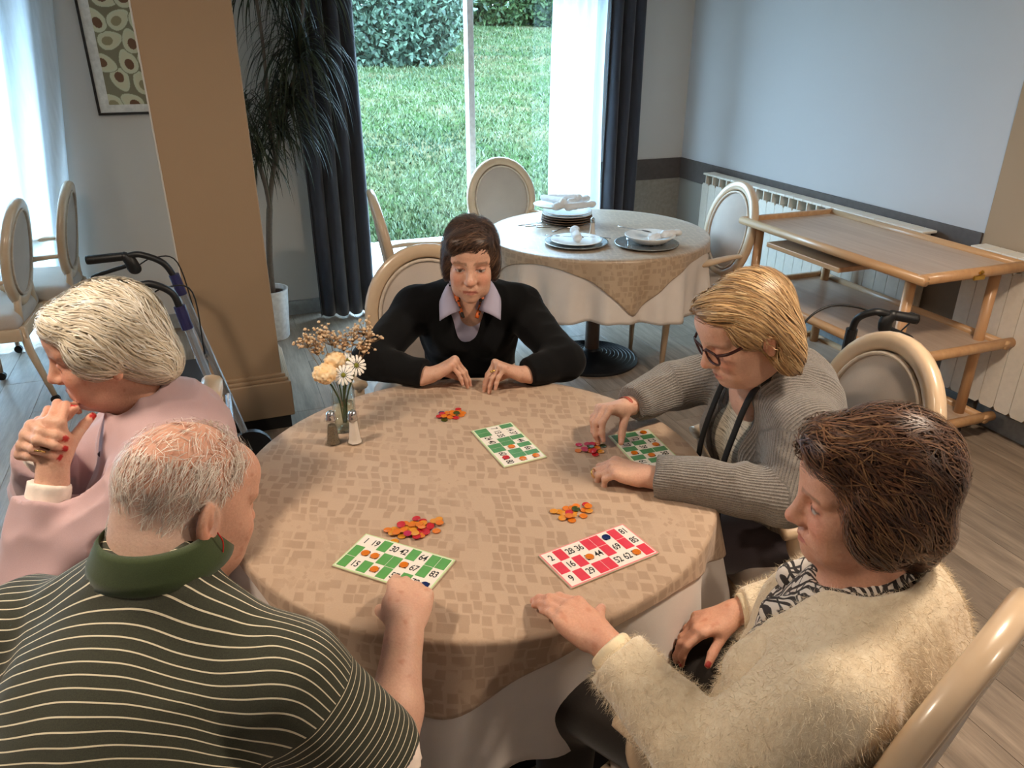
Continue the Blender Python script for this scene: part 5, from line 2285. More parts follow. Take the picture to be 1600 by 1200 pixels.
# ------------------------------------------------------------------ A: black cardigan, facing the camera
def person_A():
    e = person('person in a black cardigan and lilac collared shirt with fingertips touching', (0.78, 2.50, 0))
    f = unit(V(-0.33, -0.94, 0))
    F = Frame((0.715, 2.245, 1.105), (-0.33, -0.94, -0.12), (0.02, 0, 1), 1.0)
    pel, chest, neck = V(0.80, 2.54, 0.53), V(0.755, 2.415, 0.83), V(0.735, 2.325, 0.975)
    shr, shl = V(0.575, 2.425, 0.905), V(0.905, 2.31, 0.905)
    elr, ell_ = V(0.375, 2.235, 0.815), V(0.955, 2.045, 0.805)
    wrr, wrl = V(0.532, 2.098, 0.800), V(0.792, 2.005, 0.800)
    S = SDF()
    core(S, pel, chest, neck, F, shl, shr, 0.045)
    S.ell(neck + V(*f) * 0.012 + V(0, 0, -0.05), (0.060, 0.040, 0.08), Frame((0, 0, 0), f).R, 0.03)
    head(S, F, {})
    arm(S, shr, elr, wrr, (0.03, 0.03, 0.023))
    arm(S, shl, ell_, wrl, (0.03, 0.03, 0.023))
    cu = [(84, 12, 6), (85, 12, 6), (84, 14, 8), (80, 16, 8)]
    t1 = hand(S, wrr, (0.84, -0.20, 0.48), (-0.42, 0.25, 0.84), True, cu, (3, 1, -1, -3), 0.98, (24, 52, 6, 6))
    cu2 = [(84, 12, 6), (85, 12, 6), (84, 14, 8), (80, 16, 8)]
    t2 = hand(S, wrl, (-0.86, 0.06, 0.48), (0.50, 0.12, 0.84), False, cu2, (3, 1, -1, -3), 0.98, (24, 52, 6, 6))
    def colour(v):
        c = limb_colour(v, SKIN, 1)
        h = (v - F.c) @ F.R[:, 2] > -0.13
        c[h] = face_colour(v[h], F, {'open': True, 'brow': (0.12, 0.07, 0.04)}, SKIN)
        hand_colour(v, c, t1, LC(226, 178, 158), wrr, SKIN)
        hand_colour(v, c, t2, LC(226, 178, 158), wrl, SKIN)
        return c
    body_mesh(e, S, 0.0035, colour)
    # hair: short brown, swept fringe
    H = SDF()
    H.ell(F(0, -0.020, 0.042), V(0.086, 0.104, 0.092), F.R, 0.02)
    H.ell(F(0, -0.050, -0.025), V(0.080, 0.066, 0.062), F.R, 0.03)
    for s in (-1, 1):
        H.ell(F(s * 0.070, 0.012, -0.008), V(0.020, 0.036, 0.052), F.R, 0.02)
    H.ell(F(0.01, 0.062, 0.078), V(0.062, 0.034, 0.030), F.R, 0.025)
    H.ell(F(0.008, 0.100, -0.012), V(0.060, 0.056, 0.082), F.R, 0.012, 's')
    H.ell(F(0, 0.05, -0.095), V(0.095, 0.078, 0.062), F.R, 0.012, 's')
    def flow(P):
        q = F.inv(P)
        a = np.stack([np.where(q[:, 1] > 0.03, 0.9, np.sign(q[:, 0] + 0.02) * 0.5), np.where(q[:, 1] > 0.02, 0.25, -0.55), np.where(q[:, 2] > 0.09, -0.25, -1.0)], 1)
        return a @ F.R.T
    cols = [LC(88, 62, 46), LC(66, 46, 36), LC(108, 80, 60), LC(52, 36, 30)]
    to_local(hair_on('hair', e, H, F, 6000, 0.065, 0.0018, 0.008, flow, cols, LC(52, 36, 28), seed=1, jitter=0.25, curl=0.25), e)
    # lilac shirt with collar
    T_ = SDF()
    torso(T_, pel, chest, neck, shl, shr, f, 0.142, 0.66, 0.0, bust=0.045)
    vtip = chest + V(*f) * 0.125 + V(0, 0, -0.03)
    T_.cone(chest + V(*f) * 0.165 + V(0, 0, 0.16), chest + V(*f) * 0.150 + V(0, 0, 0.04), 0.046, 0.006, 0.008, 's')
    T_.ell(neck + V(*f) * 0.03 + V(0, 0, 0.055), (0.058, 0.062, 0.05), k=0.008, op='s')
    lil = fabric_mat('lilac_shirt', (196, 190, 214), 0.8, 900, 0.1, 0.03)
    garment('shirt', e, T_, 0.0055, lil, lambda P: folds(P, 0.003, 26, 2))
    # collar leaves
    lat = unit(V(*(shl - shr)))
    nb = neck + V(*f) * 0.0
    for s in (-1, 1):
        b0 = nb + lat * s * 0.045 + V(*f) * (-0.045) + V(0, 0, 0.050)
        b1 = nb + lat * s * 0.062 + V(*f) * 0.020 + V(0, 0, 0.035)
        b2 = nb + lat * s * 0.030 + V(*f) * 0.085 + V(0, 0, -0.035)
        o0 = nb + lat * s * 0.072 + V(*f) * (-0.052) + V(0, 0, 0.012)
        o1 = nb + lat * s * 0.098 + V(*f) * 0.030 + V(0, 0, -0.012)
        o2 = nb + lat * s * 0.098 + V(*f) * 0.088 + V(0, 0, -0.068)
        A_ = spline([b0, b1, b2], 6)
        B_ = spline([o0, o1, o2], 6)
        vs = []
        for k in range(len(A_)):
            for t in range(5):
                p = Vector(A_[k]).lerp(Vector(B_[k]), t / 4)
                p += Vector(f) * 0.012 * math.sin(PI * t / 4) + Vector((0, 0, 0.008 * math.sin(PI * t / 4)))
                vs.append(p)
        fs = [(k * 5 + t, k * 5 + t + 1, (k + 1) * 5 + t + 1, (k + 1) * 5 + t) for k in range(len(A_) - 1) for t in range(4)]
        o = mesh_from('collar', vs, fs, lil, e)
        md = o.modifiers.new('thickness', 'SOLIDIFY')
        md.thickness = 0.003
        to_local(o, e)
    # patterned scarf inside the collar
    sc = MB()
    for s in (-1, 1):
        sc.tube(spline([nb + lat * s * 0.045 + V(*f) * 0.02 + V(0, 0, 0.035), nb + lat * s * 0.040 + V(*f) * 0.058 + V(0, 0, -0.01), nb + lat * s * 0.022 + V(*f) * 0.088 + V(0, 0, -0.06)], 6), [0.010] * 7 + [0.007] * 6, 8)
    m, nt, b = new_mat('patterned_scarf')
    nz = noise(nt, coords(nt), 70, 2)
    nt.links.new(ramp(nt, nz, 0.47, 0.53, lin((26, 18, 16)), lin((206, 96, 30))), b.inputs['Base Color'])
    to_local(sc.build('scarf', m, e, True), e)
    # black cardigan with a deep V
    Cg = SDF()
    torso(Cg, pel, chest, neck, shl, shr, f, 0.150, 0.70, 0.010, bust=0.048)
    Cg.ell(neck + V(*f) * 0.02 + V(0, 0, 0.06), (0.072, 0.075, 0.062), k=0.008, op='s')
    Cg.cone(chest + V(*f) * 0.175 + V(0, 0, 0.14), chest + V(*f) * 0.160 + V(0, 0, -0.02), 0.080, 0.044, 0.006, 's')
    Cg.cone(chest + V(*f) * 0.160 + V(0, 0, -0.02), chest + V(*f) * 0.150 + V(0, 0, -0.16), 0.044, 0.020, 0.006, 's')
    sleeve(Cg, shr, elr, wrr, (0.062, 0.056, 0.038), 0.004, 0.022)
    sleeve(Cg, shl, ell_, wrl, (0.062, 0.056, 0.038), 0.004, 0.022)
    garment('cardigan', e, Cg, 0.0055, fabric_mat('black_knit', (13, 13, 15), 0.95, 500, 0.05), lambda P: folds(P, 0.006, 18, 4))
    for k in range(2):
        p = vtip + V(*f) * 0.018 + V(0, 0, -0.115 - 0.045 * k) - lat * 0.012
        ring_band(e, p, f, 0.004, M_blackplastic, 'button', 0.002)
    ring_band(e, t2[2][3] - t2[2][1] * 0.068, (0.2, -0.3, -0.9), 0.0082, M_gold)
    L_ = SDF()
    hips = [pel + lat * 0.09, pel - lat * 0.09]
    kn = [pel + lat * 0.09 + V(*f) * 0.42, pel - lat * 0.09 + V(*f) * 0.42]
    ft = [V(kn[0][0], kn[0][1], 0.10), V(kn[1][0], kn[1][1], 0.10)]
    legs(L_, hips, kn, ft)
    garment('trousers', e, L_, 0.010, M_trouser)
    shoes(e, ft, f, M_shoe)
    place_chair(chair0, 0.66, 2.56, (-0.22, -0.97), 'armchair of the person in the black cardigan', G1)


# ------------------------------------------------------------------ B: grey cardigan and glasses
def person_B():
    e = person('person with glasses in a grey knit cardigan picking up a counter', (1.34, 1.43, 0))
    f = unit(V(-0.97, 0.22, 0))
    F = Frame((1.085, 1.355, 1.135), (-0.90, 0.13, -0.46), (-0.25, 0.05, 1), 1.02)
    pel, chest, neck = V(1.36, 1.42, 0.52), V(1.27, 1.41, 0.80), V(1.175, 1.385, 0.995)
    shl, shr = V(1.195, 1.235, 0.915), V(1.27, 1.575, 0.915)
    ell_, elr = V(1.115, 1.170, 0.79), V(1.135, 1.70, 0.835)
    wrl, wrr = V(0.865, 1.355, 0.79), V(0.955, 1.640, 0.828)
    S = SDF()
    core(S, pel, chest, neck, F, shl, shr, 0.052)
    S.ell(neck + V(*f) * 0.022 + V(0, 0, -0.05), (0.070, 0.045, 0.07), Frame((0, 0, 0), f).R, 0.03)
    S.ell(F(0, 0.035, -0.105), (0.042, 0.045, 0.03), F.R, 0.03)
    head(S, F, {'jaw': 1.08})
    arm(S, shl, ell_, wrl, (0.034, 0.034, 0.026))
    arm(S, shr, elr, wrr, (0.034, 0.034, 0.025))
    cl = [(38, 48, 25), (40, 50, 28), (42, 52, 28), (44, 50, 26)]
    t1 = hand(S, wrl, (-0.78, 0.60, 0.13), (0.10, -0.12, 0.98), False, cl, (5, 1, -4, -8), 1.02, (32, 22, 8, 8), fat=1.08)
    cr = [(52, 34, 18), (50, 40, 24), (46, 48, 30), (42, 52, 34)]
    t2 = hand(S, wrr, (-0.93, -0.22, 0.20), (-0.15, 0.28, 0.95), True, cr, (5, 1, -3, -8), 1.0, (26, 55, 6, 6), fat=1.05)
    def colour(v):
        c = limb_colour(v, SKIN, 2)
        h = np.linalg.norm(v - F.c, axis=1) < 0.17
        c[h] = face_colour(v[h], F, {'brow': (0.36, 0.24, 0.15), 'browa': 0.4, 'lip': (0.50, 0.20, 0.17)}, SKIN)
        hand_colour(v, c, t1, LC(230, 182, 164), wrl, SKIN)
        hand_colour(v, c, t2, LC(230, 182, 164), wrr, SKIN)
        return c
    body_mesh(e, S, 0.0035, colour)
    # hair: straight blonde-grey bob, swept back from a side parting
    H = SDF()
    H.ell(F(0, -0.024, 0.042), V(0.085, 0.103, 0.089), F.R, 0.02)
    H.ell(F(0, -0.058, -0.035), V(0.080, 0.062, 0.085), F.R, 0.03)
    for s in (-1, 1):
        H.ell(F(s * 0.074, -0.045, -0.045), V(0.022, 0.040, 0.070), F.R, 0.02)
        H.ell(F(s * 0.070, 0.010, 0.030), V(0.018, 0.042, 0.040), F.R, 0.02)
    H.ell(F(0, 0.052, 0.088), V(0.062, 0.040, 0.026), F.R, 0.02)
    H.ell(F(0, 0.108, 0.006), V(0.070, 0.064, 0.086), F.R, 0.012, 's')
    H.ell(F(0, 0.05, -0.10), V(0.080, 0.075, 0.075), F.R, 0.012, 's')
    for s in (-1, 1):
        H.ell(F(s * 0.084, -0.008, -0.016), V(0.030, 0.024, 0.036), F.R, 0.008, 's')
    def flow(P):
        q = F.inv(P)
        top = np.clip((q[:, 2] - 0.03) / 0.08, 0, 1)
        front = np.clip((q[:, 1] - 0.0) / 0.06, 0, 1)
        a = np.stack([np.sign(q[:, 0] - 0.03) * (0.9 * top + 0.1), -0.55 - 0.5 * front, -0.25 - 1.3 * (1 - top)], 1)
        return a @ F.R.T
    cols = [LC(206, 168, 116), LC(178, 138, 92), LC(222, 190, 142), LC(150, 118, 84), LC(196, 160, 118)]
    to_local(hair_on('hair', e, H, F, 7500, 0.105, 0.0020, 0.007, flow, cols, LC(146, 110, 72), seed=2, jitter=0.12, segs=8), e)
    # pale melange top
    T_ = SDF()
    torso(T_, pel, chest, neck, shl, shr, f, 0.158, 0.74, 0.0, bust=0.07, belly=0.10)
    T_.ell(neck + V(*f) * 0.040 + V(0, 0, 0.040), (0.070, 0.075, 0.066), k=0.008, op='s')
    m, nt, b = new_mat('melange_top')
    v_ = coords(nt, 'Object', (1, 1, 14), (0, 0, 0))
    nz = noise(nt, v_, 26, 4, 0.7)
    nt.links.new(ramp(nt, nz, 0.36, 0.52, lin((120, 110, 96)), lin((214, 204, 184))), b.inputs['Base Color'])
    b.inputs['Roughness'].default_value = 0.9
    bump(nt, b, nz, 0.3, 0.001)
    garment('top', e, T_, 0.006, m, lambda P: folds(P, 0.003, 20, 6))
    # grey ribbed cardigan, open at the front
    lat = unit(shr - shl)
    Cg = SDF()
    torso(Cg, pel, chest, neck, shl, shr, f, 0.165, 0.78, 0.012, bust=0.07, belly=0.10, hump=0.02)
    Cg.cone(pel, pel + V(*f) * 0.05 + V(0, 0, -0.06), 0.19, 0.19, 0.06, flat=(f, 0.8), tg='torso')
    # opening: a wedge between the two front edges
    Fb = Frame(chest, f)
    opn = chest + V(*f) * 0.18 - lat * 0.03
    Cg.cone(neck + V(*f) * 0.06 + V(0, 0, 0.04), opn + V(0, 0, 0.06), 0.074, 0.088, 0.01, 's')
    Cg.cone(opn + V(0, 0, 0.06), opn + V(0, 0, -0.34), 0.090, 0.105, 0.01, 's')
    Cg.ell(neck + V(*f) * 0.04 + V(0, 0, 0.05), (0.074, 0.08, 0.066), k=0.008, op='s')
    sleeve(Cg, shl, ell_, wrl, (0.070, 0.064, 0.041), 0.006, 0.018)
    sleeve(Cg, shr, elr, wrr, (0.068, 0.060, 0.040), 0.006, 0.022)
    def attrs(v):
        a1, b1, d1 = arm_coord(v, [shl, ell_, wrl])
        a2, b2, d2 = arm_coord(v, [shr, elr, wrr])
        q = (v - chest) @ Fb.R
        ta, tb = q[:, 2], q[:, 0]
        sa, sb = ta.copy(), tb.copy()
        m1 = (d1 < 0.10) & (a1 > 0.03)
        m2 = (d2 < 0.10) & (a2 > 0.03)
        sa[m1], sb[m1] = a1[m1], b1[m1]
        sa[m2], sb[m2] = a2[m2], b2[m2]
        return {'sa': sa, 'sb': sb}
    m, nt, b = new_mat('grey_rib_knit')
    a_ = N(nt, 'ShaderNodeAttribute', attribute_name='sa')
    b_ = N(nt, 'ShaderNodeAttribute', attribute_name='sb')
    sn = N(nt, 'ShaderNodeMath', operation='MULTIPLY')
    nt.links.new(b_.outputs['Fac'], sn.inputs[0])
    sn.inputs[1].default_value = 2 * PI / 0.0062
    si = N(nt, 'ShaderNodeMath', operation='SINE')
    nt.links.new(sn.outputs[0], si.inputs[0])
    nz = noise(nt, coords(nt), 420, 3, 0.7)
    nz2 = noise(nt, coords(nt), 120, 3, 0.7)
    cb = N(nt, 'ShaderNodeMath', operation='MULTIPLY_ADD')
    nt.links.new(nz, cb.inputs[0])
    cb.inputs[1].default_value = 3.2
    nt.links.new(si.outputs[0], cb.inputs[2])
    c = mix_rgb(nt, ramp(nt, cb.outputs[0], 0.55, 1.0, (0.0, 0, 0, 1), (1, 1, 1, 1)), lin((92, 86, 82)), lin((150, 143, 136)))
    nt.links.new(mix_rgb(nt, ramp(nt, nz2, 0.35, 0.65), mix_rgb(nt, 0.35, c, lin((70, 66, 64))), c), b.inputs['Base Color'])
    b.inputs['Roughness'].default_value = 0.95
    b.inputs['Sheen Weight'].default_value = 0.35
    bump(nt, b, cb.outputs[0], 0.75, 0.002)
    garment('cardigan', e, Cg, 0.0055, m, lambda P: folds(P, 0.009, 17, 8, (1, 1, 0.8)), attrs)
    # black front bands of the cardigan
    bd = MB()
    fr = MB()
    for s in (-1, 1):
        side = lat * s
        top = neck + V(*f) * 0.012 + side * 0.066 + V(0, 0, 0.012)
        p = [top - V(*f) * 0.05 + V(0, 0, 0.03), top + V(*f) * 0.03 - V(0, 0, 0.015), chest + V(*f) * 0.165 + side * 0.070 - lat * 0.030 + V(0, 0, 0.06), chest + V(*f) * 0.185 + side * 0.070 - lat * 0.030 + V(0, 0, -0.06), chest + V(*f) * 0.175 + side * 0.072 - lat * 0.030 + V(0, 0, -0.2)]
        mm = MB().tube(spline(p, 7), 0.0125, 8, flat=(unit(V(*f) + V(0, 0, 0.35)), 0.35))
        to_local(mm.build('front_band', plain('black_ribbon', (18, 17, 18), 0.8), e, True), e)
    # reddish bracelet and ring
    ring_band(e, wrr + unit(V(-0.93, -0.22, 0.2)) * 0.004, unit(V(-0.93, -0.22, 0.20)), 0.0275, plain('coral_beads', (176, 84, 68), 0.5), 'bracelet', 0.006)
    d = t1[2]
    ring_band(e, d[3] - d[1] * 0.045 + V(0, 0, 0.010), (-0.55, 0.65, -0.5), 0.0098, M_gold)
    glasses(e, F, plain('dark_red_frame', (58, 22, 22), 0.3))
    L_ = SDF()
    hips = [pel + lat * 0.10, pel - lat * 0.10]
    kn = [h + V(*f) * 0.40 for h in hips]
    ft = [V(k_[0], k_[1], 0.10) for k_ in kn]
    legs(L_, hips, kn, ft, (0.098, 0.07, 0.05))
    garment('trousers', e, L_, 0.010, M_greytrouser)
    shoes(e, ft, f, M_shoe)
    place_chair(chair0, 1.385, 1.455, (-0.97, 0.16), 'armchair of the person in the grey knit cardigan', G1)


def glasses(e, F, mat):
    g = MB()
    for s in (-1, 1):
        pts = []
        for k in range(21):
            t = 2 * PI * k / 20
            x = s * 0.033 + 0.0255 * math.copysign(abs(math.cos(t)) ** 0.7, math.cos(t))
            z = -0.001 + 0.0175 * math.copysign(abs(math.sin(t)) ** 0.75, math.sin(t))
            pts.append(F(x, 0.1035 - 4.0 * (abs(x) - 0.02) ** 2, z))
        g.tube(pts, 0.0029, 7, caps=False)
        g.tube(spline([F(s * 0.058, 0.097, 0.010), F(s * 0.076, 0.075, 0.011), F(s * 0.0795, 0.02, 0.010), F(s * 0.080, -0.008, 0.008), F(s * 0.079, -0.024, -0.008)], 5), [0.0038] * 10 + [0.0026] * 11, 7)
    g.tube(spline([F(-0.0085, 0.103, 0.004), F(0, 0.106, 0.007), F(0.0085, 0.103, 0.004)], 5), 0.0020, 7)
    o = to_local(g.build('glasses', mat, e, True), e)
    return o


# ------------------------------------------------------------------ C: cream fluffy cardigan
def person_C():
    e = person('person in a fluffy cream cardigan with one hand on the table edge', (0.98, 0.60, 0))
    f = unit(V(-0.60, 0.80, 0))
    F = Frame((0.860, 0.738, 1.108), (-0.86, 0.47, -0.14), (-0.10, 0.06, 1), 0.98)
    pel, chest, neck = V(0.850, 0.770, 0.52), V(0.872, 0.725, 0.79), V(0.873, 0.718, 0.955)
    lat = unit(np.cross(f, V(0, 0, 1)))          # her right
    mid = V(0.880, 0.722, 0.875)
    shl, shr = mid - lat * 0.185, mid + lat * 0.185
    ell_, wrl = V(0.590, 0.680, 0.705), V(0.508, 0.893, 0.800)
    elr, wrr = V(1.065, 0.930, 0.70), V(0.865, 0.995, 0.672)
    S = SDF()
    core(S, pel, chest, neck, F, shl, shr, 0.053)
    S.ell(neck + V(*f) * 0.028 + V(0, 0, -0.05), (0.075, 0.045, 0.07), Frame((0, 0, 0), f).R, 0.03)
    S.ell(F(0, 0.035, -0.105), (0.040, 0.045, 0.03), F.R, 0.03)
    head(S, F, {'jaw': 1.05})
    arm(S, shl, ell_, wrl, (0.034, 0.034, 0.026))
    arm(S, shr, elr, wrr, (0.034, 0.034, 0.026))
    cl = [(22, 18, 8), (22, 18, 8), (21, 18, 8), (18, 16, 8)]
    t1 = hand(S, wrl, (-0.36, 0.92, 0.14), (0.05, -0.16, 0.98), False, cl, (9, 2, -6, -16), 1.04, (42, 24, 10, 10), fat=1.08)
    cr = [(26, 30, 18), (28, 30, 18), (30, 30, 18), (30, 28, 18)]
    t2 = hand(S, wrr, (-0.95, 0.12, -0.22), (-0.25, 0.20, 0.95), True, cr, (5, 1, -3, -8), 0.96, (20, 26, 8, 8), fat=1.05)
    def colour(v):
        c = limb_colour(v, SKIN * np.array((0.98, 0.88, 0.84)), 4)
        h = np.linalg.norm(v - F.c, axis=1) < 0.18
        c[h] = face_colour(v[h], F, {'open': True, 'brow': (0.14, 0.08, 0.05)}, SKIN * np.array((0.97, 0.86, 0.80)))
        hand_colour(v, c, t1, LC(224, 176, 158), wrl, SKIN)
        hand_colour(v, c, t2, LC(176, 60, 58), wrr, SKIN)
        return c
    body_mesh(e, S, 0.0035, colour)
    # hair: brown, full and layered, higher at the crown
    H = SDF()
    H.ell(F(0, -0.028, 0.050), V(0.084, 0.098, 0.090), F.R, 0.02)
    H.ell(F(0, -0.052, -0.030), V(0.070, 0.054, 0.062), F.R, 0.03)
    H.ell(F(0, 0.060, 0.092), V(0.056, 0.036, 0.034), F.R, 0.025)
    for s in (-1, 1):
        H.ell(F(s * 0.074, -0.006, -0.005), V(0.026, 0.046, 0.062), F.R, 0.02)
    H.cone(F(0, -0.070, -0.06), F(0, -0.060, -0.120), 0.046, 0.030, 0.03)
    H.ell(F(0, 0.108, -0.018), V(0.066, 0.062, 0.086), F.R, 0.012, 's')
    H.ell(F(0, 0.055, -0.11), V(0.085, 0.075, 0.062), F.R, 0.012, 's')
    def flow(P):
        q = F.inv(P)
        top = np.clip((q[:, 2] - 0.04) / 0.08, 0, 1)
        a = np.stack([np.sign(q[:, 0]) * 0.25, -0.85 + 0 * top, -0.15 - 0.95 * (1 - top)], 1)
        return a @ F.R.T
    cols = [LC(98, 62, 42), LC(80, 50, 36), LC(116, 78, 52), LC(66, 42, 31), LC(132, 96, 64)]
    to_local(hair_on('hair', e, H, F, 10000, 0.060, 0.0016, 0.014, flow, cols, LC(60, 38, 28), seed=3, jitter=0.35, curl=0.6, segs=7,
                     disp=lambda P: 0.006 * vnoise(P, 42, 3)), e)
    # black and white leaf-print blouse
    T_ = SDF()
    torso(T_, pel, chest, neck, shl, shr, f, 0.158, 0.76, 0.004, bust=0.062, belly=0.10)
    T_.ell(neck + V(*f) * 0.045 + V(0, 0, 0.05), (0.070, 0.078, 0.066), k=0.008, op='s')
    m, nt, b = new_mat('leaf_print')
    v_ = coords(nt)
    wob = noise(nt, v_, 26, 2)
    wv = nt.nodes.new('ShaderNodeTexWave')
    wv.wave_type = 'BANDS'
    wv.inputs['Scale'].default_value = 26.0
    wv.inputs['Distortion'].default_value = 9.0
    wv.inputs['Detail'].default_value = 0.5
    wv.inputs['Detail Scale'].default_value = 1.1
    nt.links.new(v_, wv.inputs['Vector'])
    vo = nt.nodes.new('ShaderNodeTexVoronoi')
    vo.feature = 'DISTANCE_TO_EDGE'
    vo.inputs['Scale'].default_value = 30
    nt.links.new(v_, vo.inputs['Vector'])
    e1 = ramp(nt, wv.outputs[0], 0.46, 0.54)
    e2 = ramp(nt, vo.outputs['Distance'], 0.03, 0.06)
    mu = N(nt, 'ShaderNodeMath', operation='MULTIPLY')
    nt.links.new(e1, mu.inputs[0])
    nt.links.new(e2, mu.inputs[1])
    nt.links.new(mix_rgb(nt, mu.outputs[0], lin((50, 44, 42)), lin((222, 212, 200))), b.inputs['Base Color'])
    b.inputs['Roughness'].default_value = 0.7
    garment('blouse', e, T_, 0.006, m, lambda P: folds(P, 0.004, 20, 3))
    cl_ = SDF()
    for s in (-1, 1):
        cl_.cone(neck - V(*f) * 0.055 + lat * s * 0.02 + V(0, 0, 0.035), neck + lat * s * 0.075 + V(*f) * 0.01 + V(0, 0, 0.005), 0.017, 0.020, 0.02)
        cl_.cone(neck + lat * s * 0.075 + V(*f) * 0.01 + V(0, 0, 0.005), neck + lat * s * 0.055 + V(*f) * 0.115 + V(0, 0, -0.075), 0.020, 0.026, 0.02)
    v, q = cl_.mesh(0.006, disp=lambda P: folds(P, 0.004, 40, 5))
    to_local(mesh_from('collar', v, q, m, e), e)
    # cream fuzzy cardigan
    Cg = SDF()
    torso(Cg, pel, chest, neck, shl, shr, f, 0.168, 0.82, 0.014, bust=0.062, belly=0.10, hump=0.02, sh=0.062)
    Cg.cone(neck + V(*f) * 0.07 + V(0, 0, 0.05), chest + V(*f) * 0.20 + V(0, 0, 0.03), 0.095, 0.100, 0.01, 's')
    Cg.cone(chest + V(*f) * 0.20 + V(0, 0, 0.03), pel + V(*f) * 0.26, 0.095, 0.080, 0.01, 's')
    Cg.ell(neck + V(*f) * 0.02 + V(0, 0, 0.06), (0.098, 0.098, 0.080), k=0.01, op='s')
    sleeve(Cg, shl, ell_, wrl, (0.078, 0.070, 0.044), 0.004, 0.035)
    sleeve(Cg, shr, elr, wrr, (0.072, 0.062, 0.042), 0.004, 0.020)
    m, nt, b = new_mat('cream_angora')
    nz = noise(nt, coords(nt), 70, 5, 0.75)
    nt.links.new(ramp(nt, nz, 0.3, 0.7, lin((228, 208, 176)), lin((246, 231, 204))), b.inputs['Base Color'])
    b.inputs['Roughness'].default_value = 1.0
    b.inputs['Sheen Weight'].default_value = 0.6
    b.inputs['Specular IOR Level'].default_value = 0.1
    bump(nt, b, nz, 0.6, 0.004)
    v, q = Cg.mesh(0.006, disp=lambda P: folds(P, 0.007, 14, 12, (1, 1, 0.7)))
    v = relax(v, q, 1, 0.4)
    cg = to_local(mesh_from('cardigan', v, q, m, e), e)
    r = np.random.default_rng(5)
    n = 75000
    sd = v[r.integers(0, len(v), n)] + r.normal(size=(n, 3)) * 0.002
    G = Cg.grad(sd)
    d = G * 0.55 + r.normal(size=(n, 3)) * 0.55 + np.array((0, 0, -0.25))
    d /= np.linalg.norm(d, axis=1, keepdims=True)
    vv, qq, cc = ribbons(sd, d, r.uniform(0.006, 0.019, n), r.uniform(0.0003, 0.0008, n), r.random(n), 1, 0.25)
    fz = to_local(mesh_from('fuzz', vv, qq, m, cg, True), e)
    fz['kind'] = 'stuff'
    # ribbed cuffs
    for w_, el_, rr in ((wrl, ell_, 0.040), (wrr, elr, 0.038)):
        d = unit(w_ - el_)
        mm = MB()
        Mx = Matrix.Translation(w_ - d * 0.060) @ Vector(d).to_track_quat('Z', 'Y').to_matrix().to_4x4()
        prof = [(rr * 0.96, 0.0), (rr, 0.006), (rr * 0.97, 0.03), (rr * 0.95, 0.046), (rr * 0.88, 0.050), (rr * 0.80, 0.044)]
        nseg = 64
        vs, fs = [], []
        for pr_, z in prof:
            for k in range(nseg):
                t = 2 * PI * k / nseg
                r2 = pr_ * (1 + 0.022 * (1 if k % 2 else -1))
                vs.append(Mx @ Vector((r2 * math.cos(t), r2 * math.sin(t), z)))
        for i in range(len(prof) - 1):
            for k in range(nseg):
                k2 = (k + 1) % nseg
                fs.append((i * nseg + k, i * nseg + k2, (i + 1) * nseg + k2, (i + 1) * nseg + k))
        to_local(mesh_from('cuff', vs, fs, plain('cream_rib', (238, 220, 186), 0.9), e), e)
    d = t1[2]
    ring_band(e, V(*wrl) + unit(V(-0.30, 0.94, 0.08)) * 0.098 + np.cross(V(0.05, -0.12, 0.98), unit(V(-0.30, 0.94, 0.08))) * 0.0105 * 1.0, unit(V(-0.30, 0.92, -0.25)), 0.0098, M_gold)
    L_ = SDF()
    hips = [pel + lat * 0.10, pel - lat * 0.10]
    kn = [h + V(*f) * 0.42 + V(0, 0, 0.02) for h in hips]
    ft = [V(k_[0], k_[1], 0.10) for k_ in kn]
    legs(L_, hips, kn, ft, (0.100, 0.072, 0.05))
    garment('trousers', e, L_, 0.010, fabric_mat('brown_black_trouser', (46, 40, 36), 0.9, 600))
    shoes(e, ft, f, M_shoe)
    place_chair(chair0, 0.848, 0.795, (-0.36, 0.93), 'armchair of the person in the cream cardigan', G1)


